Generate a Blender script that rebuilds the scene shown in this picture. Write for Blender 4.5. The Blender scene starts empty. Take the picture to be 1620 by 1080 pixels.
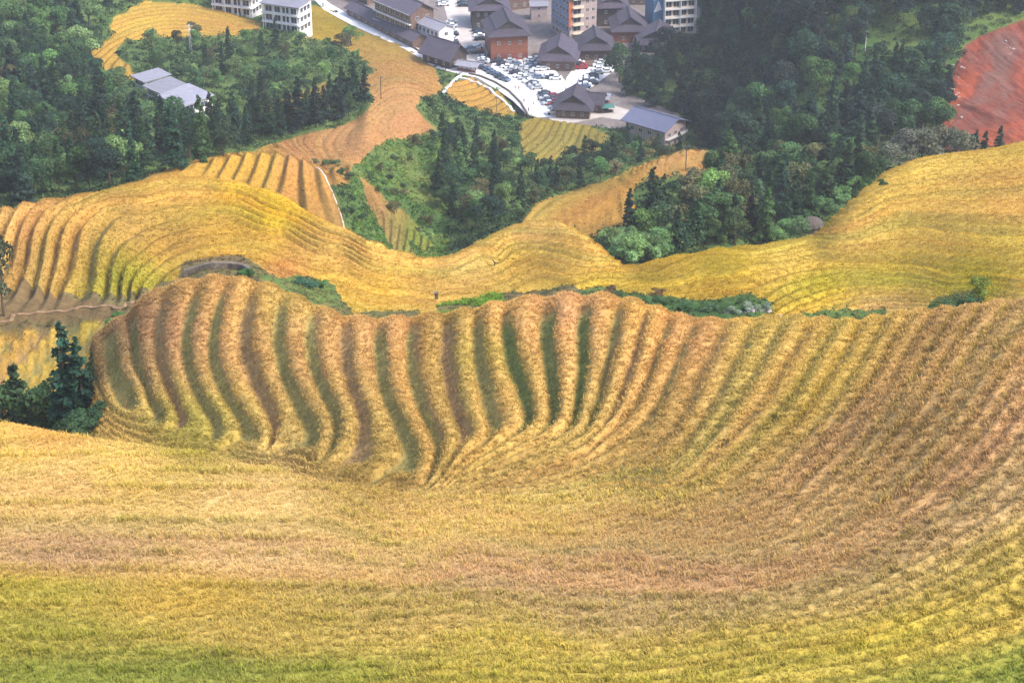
import bpy, math, random
import numpy as np
from mathutils import Vector, Matrix

# ------------------------------------------------------------------ camera, sky, sun, exposure
SC = bpy.context.scene
COL = SC.collection
R = math.radians
TH = R(27.0)                       # camera looks down by 27 degrees
FPX = 3150.0                       # focal length in photo pixels (1620 wide)
cam_d = bpy.data.cameras.new('camera')
cam_d.sensor_width = 36.0
cam_d.lens = 36.0 * FPX / 1620.0
cam_d.clip_start = 1.0
cam_d.clip_end = 6000.0
cam = bpy.data.objects.new('camera', cam_d)
COL.objects.link(cam)
cam.rotation_euler = (math.pi / 2 - TH, 0, 0)
SC.camera = cam

SUN_EL, SUN_AZ = R(48), R(112)     # azimuth measured from +Y towards +X
world = bpy.data.worlds.new('World')
SC.world = world
world.use_nodes = True
wt = world.node_tree
wt.nodes.clear()
wo = wt.nodes.new('ShaderNodeOutputWorld')
bg = wt.nodes.new('ShaderNodeBackground')
sky = wt.nodes.new('ShaderNodeTexSky')
sky.sky_type = 'NISHITA'
sky.sun_disc = False
sky.sun_elevation = SUN_EL
sky.sun_rotation = SUN_AZ
sky.air_density = 1.0
sky.dust_density = 3.0
bg.inputs['Strength'].default_value = 0.15
wt.links.new(sky.outputs[0], bg.inputs['Color'])
wt.links.new(bg.outputs[0], wo.inputs['Surface'])

sun_d = bpy.data.lights.new('sun', 'SUN')
sun_d.energy = 2.05
sun_d.angle = R(18.0)
sun_d.color = (1.0, 0.94, 0.86)
sun = bpy.data.objects.new('sun', sun_d)
COL.objects.link(sun)
sdir = Vector((math.sin(SUN_AZ) * math.cos(SUN_EL), math.cos(SUN_AZ) * math.cos(SUN_EL), math.sin(SUN_EL)))
sun.rotation_euler = sdir.to_track_quat('Z', 'Y').to_euler()

SC.view_settings.view_transform = 'Standard'
SC.view_settings.look = 'None'
SC.view_settings.exposure = 1.30
SC.view_settings.gamma = 1.0
SC.view_settings.use_curve_mapping = False
SC.cycles.max_bounces = 5
SC.cycles.diffuse_bounces = 3
SC.cycles.transparent_max_bounces = 4
SC.cycles.volume_bounces = 1
SC.cycles.use_adaptive_sampling = True
SC.cycles.use_denoising = True

rng = np.random.default_rng(7)
random.seed(7)

# ------------------------------------------------------------------ small helpers
def tag(o, label=None, cat=None, group=None, kind=None):
    if label: o['label'] = label
    if cat: o['category'] = cat
    if group: o['group'] = group
    if kind: o['kind'] = kind
    return o

def pchip(x, y, xq):
    """monotone cubic interpolation; y may be (n,) or (n,m)"""
    x = np.asarray(x, float); y = np.asarray(y, float)
    flat = y.ndim == 1
    if flat: y = y[:, None]
    h = np.diff(x)[:, None]
    dl = np.diff(y, axis=0) / h
    m = np.zeros_like(y)
    if len(x) > 2:
        w1 = 2 * h[1:] + h[:-1]; w2 = h[1:] + 2 * h[:-1]
        ok = (dl[:-1] * dl[1:]) > 0
        with np.errstate(divide='ignore', invalid='ignore'):
            hm = (w1 + w2) / (w1 / dl[:-1] + w2 / dl[1:])
        m[1:-1] = np.where(ok, hm, 0)
    m[0] = dl[0]; m[-1] = dl[-1]
    xq = np.clip(xq, x[0], x[-1])
    i = np.clip(np.searchsorted(x, xq, side='right') - 1, 0, len(x) - 2)
    hh = h[i]; t = ((xq - x[i]) / h[i, 0])[:, None]
    r = ((2*t**3 - 3*t**2 + 1) * y[i] + (t**3 - 2*t**2 + t) * hh * m[i]
         + (-2*t**3 + 3*t**2) * y[i+1] + (t**3 - t**2) * hh * m[i+1])
    return r[:, 0] if flat else r

def kv(s):
    """'u:v u:v ...' -> two lists"""
    a = [p.split(':') for p in s.split()]
    return [float(p[0]) for p in a], [float(p[1]) for p in a]

def smooth(a, b, x):
    t = np.clip((x - a) / (b - a), 0, 1)
    return t * t * (3 - 2 * t)

def inpoly(u, v, poly):
    """signed-ish test: boolean inside polygon, arrays u, v"""
    p = np.array(poly, float); n = len(p)
    r = np.zeros(np.shape(u), bool)
    j = n - 1
    for i in range(n):
        c = ((p[i, 1] > v) != (p[j, 1] > v)) & (u < (p[j, 0] - p[i, 0]) * (v - p[i, 1]) / (p[j, 1] - p[i, 1] + 1e-9) + p[i, 0])
        r ^= c
        j = i
    return r

def pl(s):
    return [tuple(float(c) for c in q.split(',')) for q in s.split()]

def vnoise(x, y, seed=0):
    """smooth value noise in [-1, 1]"""
    x = np.asarray(x, float); y = np.asarray(y, float)
    xi = np.floor(x).astype(np.int64); yi = np.floor(y).astype(np.int64)
    fx = x - xi; fy = y - yi
    fx = fx * fx * (3 - 2 * fx); fy = fy * fy * (3 - 2 * fy)
    def hsh(a, b):
        n = (a * 374761393 + b * 668265263 + seed * 974634777) & 0xFFFFFFFF
        n = ((n ^ (n >> 13)) * 1274126177) & 0xFFFFFFFF
        return ((n ^ (n >> 16)) & 0xFFFF) / 32767.5 - 1.0
    return (hsh(xi, yi) * (1 - fx) * (1 - fy) + hsh(xi + 1, yi) * fx * (1 - fy)
            + hsh(xi, yi + 1) * (1 - fx) * fy + hsh(xi + 1, yi + 1) * fx * fy)

def fbm(x, y, seed=0, oct=4):
    r = 0; a = 1.0; s = 0
    for k in range(oct):
        r = r + a * vnoise(x * 2**k, y * 2**k, seed + k); s += a; a *= 0.55
    return r / s

def tps(pts, vals, q, lam=0.0):
    """thin plate spline in 2D; q (n,2)"""
    pts = np.asarray(pts, float); vals = np.asarray(vals, float)
    if vals.ndim == 1: vals = vals[:, None]
    sc = 300.0
    P = pts / sc; Q = q / sc
    def ker(a, b):
        r2 = ((a[:, None, :] - b[None, :, :]) ** 2).sum(-1)
        return 0.5 * r2 * np.log(r2 + 1e-9)
    n = len(P)
    A = np.zeros((n + 3, n + 3))
    A[:n, :n] = ker(P, P) + lam * np.eye(n)
    A[:n, n] = 1; A[:n, n+1:] = P
    A[n, :n] = 1; A[n+1:, :n] = P.T
    w = np.linalg.solve(A, np.vstack([vals, np.zeros((3, vals.shape[1]))]))
    out = np.empty((len(Q), vals.shape[1]))
    for s in range(0, len(Q), 40000):
        e = Q[s:s+40000]
        out[s:s+40000] = ker(e, P) @ w[:n] + w[n] + e @ w[n+1:]
    return out

def srgb(r, g, b):
    c = np.array([r, g, b], float) / 255.0
    return np.where(c <= 0.04045, c / 12.92, ((c + 0.055) / 1.055) ** 2.4)

def ray(u, v):
    a = (np.asarray(u, float) - 810) / FPX; b = (540 - np.asarray(v, float)) / FPX
    return np.stack([a, math.cos(TH) + b * math.sin(TH), -math.sin(TH) + b * math.cos(TH)], -1)

ZF = -225.0                        # the flat floor the village stands on
def plane_depth(v, z=ZF):
    b = (540 - np.asarray(v, float)) / FPX
    return z / (-math.sin(TH) + b * math.cos(TH))

def on_floor(u, v, z=ZF):
    p = ray(u, v) * plane_depth(v, z)
    return Vector((float(p[0]), float(p[1]), z))

def to_px(p):
    d = p[..., 1] * math.cos(TH) - p[..., 2] * math.sin(TH)
    b = (p[..., 1] * math.sin(TH) + p[..., 2] * math.cos(TH)) / d
    return 810 + FPX * p[..., 0] / d, 540 - FPX * b, d

# ------------------------------------------------------------------ the terrain: feature curves from near to far
# each curve: (screen height of the landform line as seen, distance of that line)
CURVES = [
 ('0:1300', '0:80'),
 ('0:1085', '0:104 800:100 1620:98'),
 ('0:900 800:905 1620:860', '0:128 800:122 1620:110'),
 ('-160:668 0:672 100:689 200:704 300:718 400:740 500:762 600:778 700:786 800:790 900:785 1000:768 1100:740 1200:710 1300:680 1400:650 1500:620 1620:590 1780:550',
  '-160:178 0:172 300:160 600:151 800:146 1000:142 1300:134 1620:124'),
 ('-160:720 0:715 120:718 200:722 300:735 400:756 500:776 600:788 700:791 760:789 900:774 1000:752 1100:722 1200:692 1300:660 1400:630 1500:600 1620:572 1780:530',
  '-160:200 0:196 200:184 400:170 600:157 800:149 1000:145 1300:137 1620:128'),
 ('-160:730 0:725 100:715 130:690 160:640 200:625 300:620 500:625 800:630 1000:620 1200:598 1400:572 1620:530 1780:500',
  '-160:225 0:222 120:214 200:203 400:190 600:179 800:171 1000:163 1200:154 1400:147 1620:137'),
 ('-160:730 0:720 90:712 120:680 140:580 150:538 175:515 200:500 222:480 250:460 300:446 350:440 400:447 450:462 500:486 550:504 600:507 650:504 700:499 750:491 800:480 850:473 900:470 950:470 1000:478 1050:493 1100:505 1150:508 1200:505 1250:503 1300:506 1350:509 1400:501 1450:495 1500:490 1560:483 1620:477 1780:465',
  '-160:240 0:240 145:232 250:222 400:212 600:203 800:195 1000:186 1200:176 1400:165 1620:152'),
 ('-160:720 0:700 100:700 150:640 200:560 300:520 400:520 500:550 600:560 800:540 1000:540 1200:560 1400:550 1620:505 1780:495',
  '-160:250 0:248 200:244 400:236 600:226 800:218 1000:209 1200:198 1400:188 1620:176'),
 ('-160:505 0:500 100:492 200:480 280:462 330:452 400:460 500:498 600:516 700:512 800:498 900:485 1000:488 1100:512 1200:514 1300:514 1400:508 1500:492 1620:462 1780:450',
  '-160:268 0:268 200:264 400:256 600:248 800:242 1000:238 1200:232 1400:222 1620:208'),
 ('-160:430 0:425 100:410 200:395 300:385 400:392 500:428 600:455 700:462 800:455 900:436 1000:443 1100:428 1200:420 1300:422 1400:410 1500:392 1620:375 1780:360',
  '-160:302 0:300 200:302 400:296 600:285 800:282 1000:275 1200:268 1400:268 1620:262'),
 ('-160:350 0:338 30:329 60:321 100:313 150:304 200:293 250:284 300:280 350:286 400:299 450:319 500:345 550:370 600:393 640:405 690:409 720:402 750:387 800:363 850:350 880:352 920:370 950:392 970:410 990:421 1020:418 1060:409 1100:401 1150:393 1200:389 1250:382 1290:372 1320:345 1350:318 1380:292 1400:276 1450:253 1500:243 1560:235 1620:225 1780:205',
  '-160:335 0:332 200:345 300:350 400:345 500:330 600:315 700:312 850:335 980:305 1100:305 1290:320 1400:350 1500:360 1620:362'),
 ('-160:440 0:430 300:380 500:440 600:470 700:480 850:440 970:470 1200:450 1300:420 1400:370 1620:310',
  '-160:378 0:375 300:385 500:372 700:366 850:380 980:355 1200:358 1400:395 1620:400'),
 ('-160:345 0:338 100:325 160:312 200:297 240:277 280:263 350:250 400:244 450:246 480:255 510:275 530:305 545:350 560:372 600:395 650:412 700:414 750:396 790:370 820:350 840:330 870:316 900:305 960:289 1000:272 1050:251 1090:238 1120:240 1140:250 1170:300 1200:345 1300:330 1350:310 1400:290 1620:250',
  '-160:398 0:396 200:398 300:402 450:404 545:398 600:400 700:402 800:412 850:425 1000:440 1100:455 1150:445 1200:430 1400:430 1620:435'),
 ('-160:285 0:280 200:272 300:280 400:268 450:262 500:272 560:280 600:330 650:365 700:375 750:362 800:345 850:340 900:335 1000:310 1100:290 1150:290 1200:300 1300:280 1400:262 1500:255 1620:245',
  '-160:450 0:450 400:440 500:436 600:440 700:450 800:455 900:470 1000:480 1100:500 1200:480 1400:478 1620:480'),
 ('-160:210 0:205 200:225 300:225 400:234 450:225 500:208 560:190 585:160 620:142 660:150 690:215 720:280 760:290 800:285 850:262 900:265 950:240 1000:255 1050:252 1100:250 1150:245 1200:235 1300:222 1400:215 1620:212',
  '-160:510 0:505 200:500 400:488 500:500 560:520 620:560 660:560 700:510 800:515 850:545 950:565 1050:565 1150:540 1300:515 1620:512'),
 ('-160:150 0:148 200:150 300:140 400:120 480:60 560:62 600:75 650:98 700:118 740:132 800:160 830:184 900:193 1000:208 1060:233 1110:235 1160:200 1300:160 1620:152', 
  '-160:575 0:572 200:590 300:605 400:640 470:690 490:P 560:P 1100:P 1160:600 1300:552 1620:545'),
 ('-160:70 0:60 200:80 400:40 480:20 600:38 750:70 900:100 1060:110 1110:120 1200:90 1620:75',
  '-160:640 0:640 200:660 400:705 480:P 560:P 1100:P 1160:655 1300:590 1620:580'),
 ('-160:-60 1620:-60', '-160:730 0:740 200:760 440:780 480:P 560:P 1095:P 1160:720 1300:640 1620:620'),
 ('-160:-140 1620:-140', '-160:840 1000:960 1300:800 1620:760'),
]
NROW = [14, 150, 170, 16, 110, 130, 24, 14, 90, 90, 22, 26, 60, 70, 80, 80, 70, 26]
NC = 1261
U0, U1 = -420.0, 1980.0
U = np.linspace(U0, U1, NC)
KV = []; KD = []
for sv, sd in CURVES:
    x, y = kv(sv)
    if x[0] > -160: x = [-160.] + x; y = [y[0]] + y
    if x[-1] < 1780: x = x + [1780.]; y = y + [y[-1]]
    vv = pchip(x, y, U)
    items = [p.split(':') for p in sd.split()]
    x = []; y = []
    for a, b in items:
        a = float(a)
        x.append(a)
        y.append(float(plane_depth(np.interp(a, U, vv))) if b == 'P' else float(b))
    if x[0] > -160: x = [-160.] + x; y = [y[0]] + y
    if x[-1] < 1780: x = x + [1780.]; y = y + [y[-1]]
    dd = pchip(x, y, U)
    if ':P' in sd:                                   # exactly on the floor between the P knots
        ps = [float(a) for a, b in items if b == 'P']
        pd = plane_depth(vv)
        w = smooth(ps[0] - 1, ps[1], U) * (1 - smooth(ps[-1] - 1, ps[-1] + 40, U)) if len(ps) > 1 else 0
        dd = dd * (1 - w) + pd * w
    KV.append(vv); KD.append(dd)
KV = np.array(KV); KD = np.array(KD)
T = np.concatenate([np.linspace(k, k + 1, n, endpoint=False) for k, n in enumerate(NROW)] + [[len(NROW)]])
NR = len(T)
ks = np.arange(len(CURVES), dtype=float)
V0 = pchip(ks, KV, T)                                 # (NR, NC) screen height of the bare surface
D0 = np.exp(pchip(ks, np.log(KD), T))
UU = np.broadcast_to(U, V0.shape).copy()
TT = np.broadcast_to(T[:, None], V0.shape)
P0 = ray(UU, V0) * D0[..., None]
# keep the village floor exactly flat where the curves sit on it
flat = (np.abs(P0[..., 2] - ZF) < 3.0) & (TT > 15)
P0[..., 2] = np.where(flat, ZF, P0[..., 2])
X0, Y0 = P0[..., 0], P0[..., 1]

# ------------------------------------------------------------------ terraces: phase fields traced along the contour lines
PH1 = [
 (0, '175,531 181,599 192,649'), (1, '209,517 217,581 238,635 249,678'), (2, '262,484 252,545 263,599 277,635 288,670'),
 (3, '306,491 296,538 304,599 324,642 342,692'), (4, '345,500 338,538 338,574 363,635 388,685'),
 (5, '392,500 388,538 399,581 417,628 435,690'), (6, '442,538 453,599 478,653 492,706'),
 (7, '492,546 507,606 528,649 535,685'), (8, '548,546 560,620 575,663 571,706'), (9, '600,546 607,606 628,663 643,742'),
 (10, '652,540 661,620 682,678 682,749'), (11, '709,532 712,603 726,661 722,722'), (12, '758,520 763,593 777,661 770,708'),
 (13, '802,515 814,583 831,630 834,678'), (14, '868,505 872,576 875,630 868,678'), (15, '925,500 923,586 916,630 906,678'),
 (16, '975,520 960,593 940,661 925,691'), (17, '1015,540 990,610 970,661 940,695'), (18, '1052,530 1024,610 1000,655 965,690'),
 (19, '1097,525 1068,586 1048,630 1000,688'), (20, '1140,545 1102,630 1075,678 1024,712'),
 (22, '1215,560 1175,630 1120,700 1050,760'), (24, '1300,560 1250,640 1180,710 1090,775'), (26, '1370,570 1322,640 1240,730 1150,790'),
 (28, '1440,560 1380,650 1300,740 1190,820'), (30, '1520,540 1450,650 1360,750 1230,850 1000,835 700,835 400,800 0,740'),
 (33, '1615,560 1530,680 1430,780 1290,870 1000,885 700,880 400,840 0,800'),
 (36, '1620,690 1530,780 1400,870 1250,930 1000,950 700,935 400,890 0,860'),
 (39, '1620,810 1500,885 1350,955 1100,1000 900,1010 600,990 300,950 0,915'),
 (42, '1620,900 1500,960 1300,1020 1100,1050 800,1055 400,1040 0,1000'),
 (45, '1620,1000 1400,1060 1200,1085 800,1100 0,1075'),
 (3.5, '340,715'), (5.5, '440,705 415,728'), (7.5, '530,725 500,745'), (9.5, '620,760 590,775'), (11.5, '700,765 670,785'),
]
PH2 = [
 (0, '40,345 18,420'), (1.5, '50,435 84,338 120,318 220,297 300,287 350,294 420,317 500,354 580,392'),
 (3, '76,467 109,350 150,325 250,305 330,302 370,310 440,340 530,378 620,408'),
 (4, '93,467 117,397 136,352 180,325 270,312 350,318 420,342 520,385 640,420'),
 (5, '144,455 148,408 160,373 200,345 280,328 350,330 420,352 520,392 620,420 720,428'),
 (7, '190,474 194,435 229,398 290,366 380,358 450,377 550,410 650,436 750,444'),
 (9, '218,467 235,440 260,415 310,392 370,388 430,403 500,428 600,456 700,470 800,466 900,452 1000,445'),
 (11, '400,425 500,460 600,480 720,482 850,475 1000,465 1100,462 1200,470 1300,475 1400,475 1500,478'),
 (8, '850,425 950,430 1000,430 1100,415 1200,412 1300,428 1400,448 1500,462 1620,470'),
 (6.5, '1050,418 1150,400 1300,403 1400,422 1500,438 1620,447'),
 (5, '760,405 800,390 850,385 900,395 950,410 1200,395 1290,384 1400,395 1500,400 1620,405'),
 (3, '1300,372 1400,352 1500,350 1620,355 780,395'), (1, '1330,347 1400,315 1500,298 1620,290 850,360'),
 (-1, '1370,305 1450,272 1550,256 1620,248'),
]
PH3 = [   # far hills
 (0, '300,262 360,255 420,252 470,262'), (1, '360,270 420,262 460,270 500,300 520,345'), (2, '330,285 400,275 440,280 480,320 500,350'),
 (0, '150,40 230,15 320,15 400,40'), (2, '160,70 240,38 320,38 405,52'), (4, '180,100 250,60 330,58'),
 (0, '480,20 560,48 620,66 690,110'), (2, '480,50 560,70 640,100 690,130'),
 (3, '430,190 520,140 600,115'), (5, '400,220 500,190 570,165'),
 (7, '480,225 510,262'), (9, '520,215 545,262'), (11, '560,200 580,240'), (13, '610,190 620,215'), (15, '650,185 670,215'),
 (18, '830,250 870,215 880,190'), (22, '870,262 910,225 920,200'), (25, '910,262 950,225'),
 (26, '850,330 900,300 960,300'), (30, '900,350 960,310 1010,290'), (33, '960,350 985,320 1010,300'), (36, '1000,350 1010,320 1050,270 1100,250'),
]
def phase(tab):
    p = []; w = []
    for k, s in tab:
        for q in pl(s):
            p.append(q); w.append(k)
    return np.array(p), np.array(w)
def field(tab, lo, hi):
    """phase on rows with lo <= T <= hi (coarse grid then linear upsampling)"""
    p, w = phase(tab)
    rr = np.where((T >= lo) & (T <= hi))[0]
    rs = np.unique(np.r_[rr[::4], rr[-1]]); cs = np.unique(np.r_[np.arange(0, NC, 5), NC - 1])
    q = np.stack([UU[np.ix_(rs, cs)], V0[np.ix_(rs, cs)]], -1).reshape(-1, 2)
    f = tps(p, w, q, 0.002)[:, 0].reshape(len(rs), len(cs))
    f = np.stack([np.interp(np.arange(NC), cs, r) for r in f])
    ri = np.interp(rr, rs, np.arange(len(rs))); a = np.clip(ri.astype(int), 0, len(rs) - 2); b = (ri - a)[:, None]
    return rr, f[a] * (1 - b) + f[a + 1] * b

def terrace(ph, w):
    """(step minus slope, distance from the riser in periods)"""
    g = ph - np.round(ph)
    return smooth(-w, w, g) - 0.5 - g, np.abs(g), g

DZ = np.zeros_like(V0)
RISER = np.zeros_like(V0)          # 1 on bare risers between terraces
PHASE = np.zeros_like(V0)
nz = fbm(X0 * 0.35, Y0 * 0.35, 3)
nz2 = fbm(X0 * 0.06, Y0 * 0.06, 9)

rr, f1 = field(PH1, 0, 6.6)
tt = TT[rr]; uu = UU[rr]; vv = V0[rr]
f1w = f1 + 0.07 * nz[rr] + 0.05 * nz2[rr]
sd, ag, g = terrace(f1w, 0.30)
m_r = smooth(4.02, 4.50, tt) * (1 - 0.75 * smooth(5.72, 6.15, tt)) * (1 - smooth(6.15, 6.5, tt)) * smooth(-0.8, 0.0, f1)       # the ridged slope
right = smooth(15.5, 20, f1)
m_fg = 1 - smooth(2.6, 3.4, tt)
amp = m_r * (1.2 * (1 - right) + 1.0 * right * (1 - smooth(28, 36, f1) * 0.4))
amp = np.maximum(amp, m_r * 0 + smooth(19, 21, f1) * (1 - smooth(5.9, 6.3, tt)) * smooth(2.6, 3.4, tt + 0.8 * smooth(900, 1300, uu)) * (1 - 0.45 * smooth(26, 33, f1)) * 0.9)
amp = np.maximum(amp, np.where(tt < 3.6, smooth(36.5, 38.5, f1) * (0.25 + 0.5 * np.abs(vnoise(np.round(f1w) * 7.3, X0[rr] * 0.03, 61))), 0))
DZ[rr] += amp * sd + m_r * (1 - right * 0.75) * 0.65 * smooth(0.06, 0.44, ag) * smooth(4.1, 4.5, tt)
wr = 0.27 * (1 - right) + 0.11 * right
ris = (1 - smooth(wr * 0.35, wr * 1.2, ag + 0.05 * nz[rr])) * m_r * (1 - smooth(5.55, 5.9, tt + 0.12 * nz2[rr])) * smooth(4.05, 4.3, tt) * (1 - 0.35 * right)
RISER[rr] = ris
PHASE[rr] = f1w

rr, f2 = field(PH2, 7.6, 10.6)
tt = TT[rr]; uu = UU[rr]; vv = V0[rr]
f2 = f2 + 0.08 * nz[rr] * 0.6 + 0.1 * nz2[rr]
f2m = f2 * 1.0
f2m = f2m * (1 + 0.6 * smooth(1150, 1400, uu))
sd, ag, g = terrace(f2m, 0.25)
leftm = (1 - smooth(190, 300, uu)) * smooth(305, 345, vv) * (1 - smooth(462, 480, vv))
flank = smooth(300, 380, uu) * (1 - smooth(600, 700, uu)) * (1 - smooth(395, 440, vv)) * smooth(9.0, 9.5, tt)
a2 = 0.7 + 1.6 * leftm + 1.7 * flank
a2 = a2 * (1 + 0.7 * smooth(700, 1000, uu) * np.abs(vnoise(np.round(f2m) * 5.1, uu * 0 + 1.5, 71)))
a2 = (a2 + 0.5 * smooth(1150, 1350, uu) * (1 - smooth(370, 400, vv))) * smooth(7.6, 8.3, tt)
DZ[rr] += a2 * sd + (leftm * 0.75 + flank * 0.55) * smooth(0.12, 0.34, ag)
RISER[rr] = (1 - smooth(0.10, 0.20, ag + 0.05 * nz[rr])) * np.clip(leftm * 0.9 + flank * 0.7, 0, 1)
PHASE[rr] = f2m + 100

rr, f3 = field(PH3, 11.0, 17.0)
tt = TT[rr]
r2_ = (UU[rr] < 560) & (TT[rr] < 13.2)
kk = np.interp(UU[rr], [280, 330, 440, 470, 520, 560], [0.7, 0.6, 0.3, 0.0, -0.3, -0.35])
fr2 = (UU[rr] + kk * (V0[rr] - 270)) / 25.0
f3 = np.where(r2_, fr2, f3) * np.where(r2_, 1.0, np.where(UU[rr] < 430, 2.0, 0.9)) + 0.2 * nz2[rr]
sd3, ag3, g3 = terrace(f3, 0.22)
F3 = np.zeros_like(V0); F3[rr] = sd3
AG3 = np.ones_like(V0); AG3[rr] = ag3
PHASE[rr] = f3 + 200

# ------------------------------------------------------------------ land cover (polygons traced on the slopes they lie on)
GREEN_FAR_RICE = [
 '400,237 440,226 470,218 520,205 560,190 578,178 590,160 588,148 566,140 570,130 590,115 620,110 655,112 690,126 700,140 690,150 665,155 660,170 672,190 690,205 660,214 620,222 590,236 560,262 550,290 530,296 505,276 480,262 455,246',
 '180,300 240,276 290,260 350,247 400,240 455,243 500,268 532,310 548,366 520,372 400,330 200,310',
 '572,280 600,303 628,340 658,408 634,412 606,366 582,326',
 '822,352 850,320 900,303 960,286 1000,266 1050,248 1100,234 1140,248 1118,268 1060,285 1010,292 1000,310 1012,346 985,362 930,372',
 '818,205 835,188 862,182 930,198 965,216 945,236 905,258 870,262 845,262 825,240',
 '480,8 520,12 555,38 600,58 640,72 676,98 690,112 700,140 640,128 590,112 560,84 520,64 480,62',
 '706,136 742,122 790,148 818,180 790,184 740,168 712,156',
 '145,84 175,60 178,28 230,2 300,8 360,18 410,36 412,50 380,56 300,60 240,60 200,66 178,82 205,104 215,126 180,122 150,96',
 '405,178 440,158 520,128 518,150 490,175 440,186', '350,196 370,182 420,178 425,188 390,200',
 '600,318 640,335 690,392 670,398 625,360',
]
RICE_NOT_NEAR = [   # green or bare ground in front of and between the near ridges
 ('g', '690,498 688,484 760,470 790,466 800,480 740,492', 6.4, 9.3), ('d', '790,466 860,458 900,452 940,462 940,478 880,474 800,484', 6.4, 9.3),
 ('g', '905,462 950,455 1000,462 1050,470 1110,474 1190,466 1222,478 1222,500 1160,506 1100,506 1000,480 940,472', 6.6, 8.9),
 ('g', '1255,498 1330,490 1400,492 1405,508 1255,512', 6.6, 8.7), ('g', '1462,492 1480,474 1520,466 1560,462 1560,486 1480,494', 6.6, 9.0),
 ('d', '0,488 60,472 120,470 200,470 236,458 280,440 290,412 380,404 410,420 440,440 500,450 540,470 560,500 520,500 440,480 350,455 260,470 220,500 160,520 60,520 0,530', 6.7, 9.2),
 ('g', '400,432 440,440 490,436 530,452 552,500 500,492 450,466', 6.7, 9.0),
 ('d', '560,494 660,490 662,504 560,506', 6.7, 8.6),
 ('g', '-200,600 -200,720 60,700 128,690 150,650 150,560 140,548 100,560 60,560 0,570', 3.5, 8.0),
 ('d', '-200,800 100,730 150,740 400,790 300,800 -200,800', 3.2, 4.6),
 ('g', '165,520 175,490 215,486 220,505 190,525', 6.8, 8.4),
 ('s', '0,470 40,450 80,470 200,482 240,462 236,480 150,510 60,508 0,512', 7.5, 9.0),
]
LC = np.zeros(V0.shape, np.int8)   # 0 rice, 1 green, 2 dry scrub, 3 soil, 4 red clay, 5 town ground
jn = 5.0 * fbm(X0 * 0.12, Y0 * 0.12, 21)
uj, vj = UU + jn, V0 + jn * 0.5
far = TT >= 11.0
LC[far] = 1
for s in GREEN_FAR_RICE:
    LC[far & inpoly(uj, vj, pl(s))] = 0
ju = 9 * fbm(X0 * 0.06, Y0 * 0.06, 77)
LC[far & inpoly(uj + ju, vj + ju, pl('1486,240 1492,190 1500,150 1512,110 1530,72 1560,48 1620,28 1800,0 1800,240'))] = 4
code = {'g': 1, 'd': 2, 's': 3}
for c, s, lo, hi in RICE_NOT_NEAR:
    LC[(TT >= lo) & (TT <= hi) & inpoly(uj, vj, pl(s))] = code[c]
LC[(LC == 1) & (TT < 9.4) & (TT > 6.3) & (nz2 + 0.5 * nz > 0.12)] = 2
LC[(TT > 6.55) & (TT < 7.75)] = 2
SMALL = (TT > 6.9) & (TT < 7.85) & inpoly(uj, vj, pl('-60,560 0,545 60,522 140,508 232,500 214,522 165,560 125,600 100,650 -60,690'))
LC[SMALL] = 0
ph_s = (0.73 * UU + 0.69 * V0) / 30.0 + 0.2 * nz2
sd_s, ag_s, g_s = terrace(ph_s, 0.3)
DZ += np.where(SMALL, 1.9 * sd_s + 0.9 * smooth(0.1, 0.4, ag_s), 0)
RISER = np.where(SMALL, 1 - smooth(0.14, 0.32, ag_s), RISER)
PHASE = np.where(SMALL, ph_s, PHASE)
LC[(TT > 10.5) & (TT < 11.0)] = 1
TOWN = pl('470,-300 490,0 508,4 560,40 600,58 650,84 690,108 742,122 790,146 832,184 900,194 1000,208 1062,236 1075,190 990,150 975,110 1075,80 1108,52 1112,0 1100,-300')
town = (TT > 14.3) & inpoly(UU, V0, TOWN)
LC[town] = 5

A3 = np.where((UU < 560) & (TT < 13.2), 1.5 * smooth(290, 340, UU), np.where((UU > 440) & (UU < 700) & (TT > 13), 0.45, np.where((UU > 820) & (UU < 1150), 0.7, 1.3)))
DZ += np.where((LC == 0) & far, A3 * F3, 0)
DZ += np.where(TT < 6.5, 0.07, 0.16) * nz * np.where(LC == 5, 0, 1)
DZ += np.where((LC == 1) & far & (TT < 14.6), 0.8 * fbm(X0 * 0.09, Y0 * 0.09, 31), 0)
DZ += np.where(LC == 4, 1.8 * fbm(X0 * 0.05, Y0 * 0.05, 33) + 1.6 * np.abs(fbm(X0 * 0.16 + Y0 * 0.04, Y0 * 0.03, 34)), 0)
CANAL = pl('738,121 762,128 788,144 808,164 820,182 836,186 824,164 806,146 784,132 760,122 742,118')
DZ = np.where(flat & (LC == 5), 0, DZ)
canal = (TT > 14.3) & inpoly(UU, V0, CANAL)
DZ = np.where(canal, -3.0, DZ)
P = P0.copy(); P[..., 2] += DZ

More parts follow.
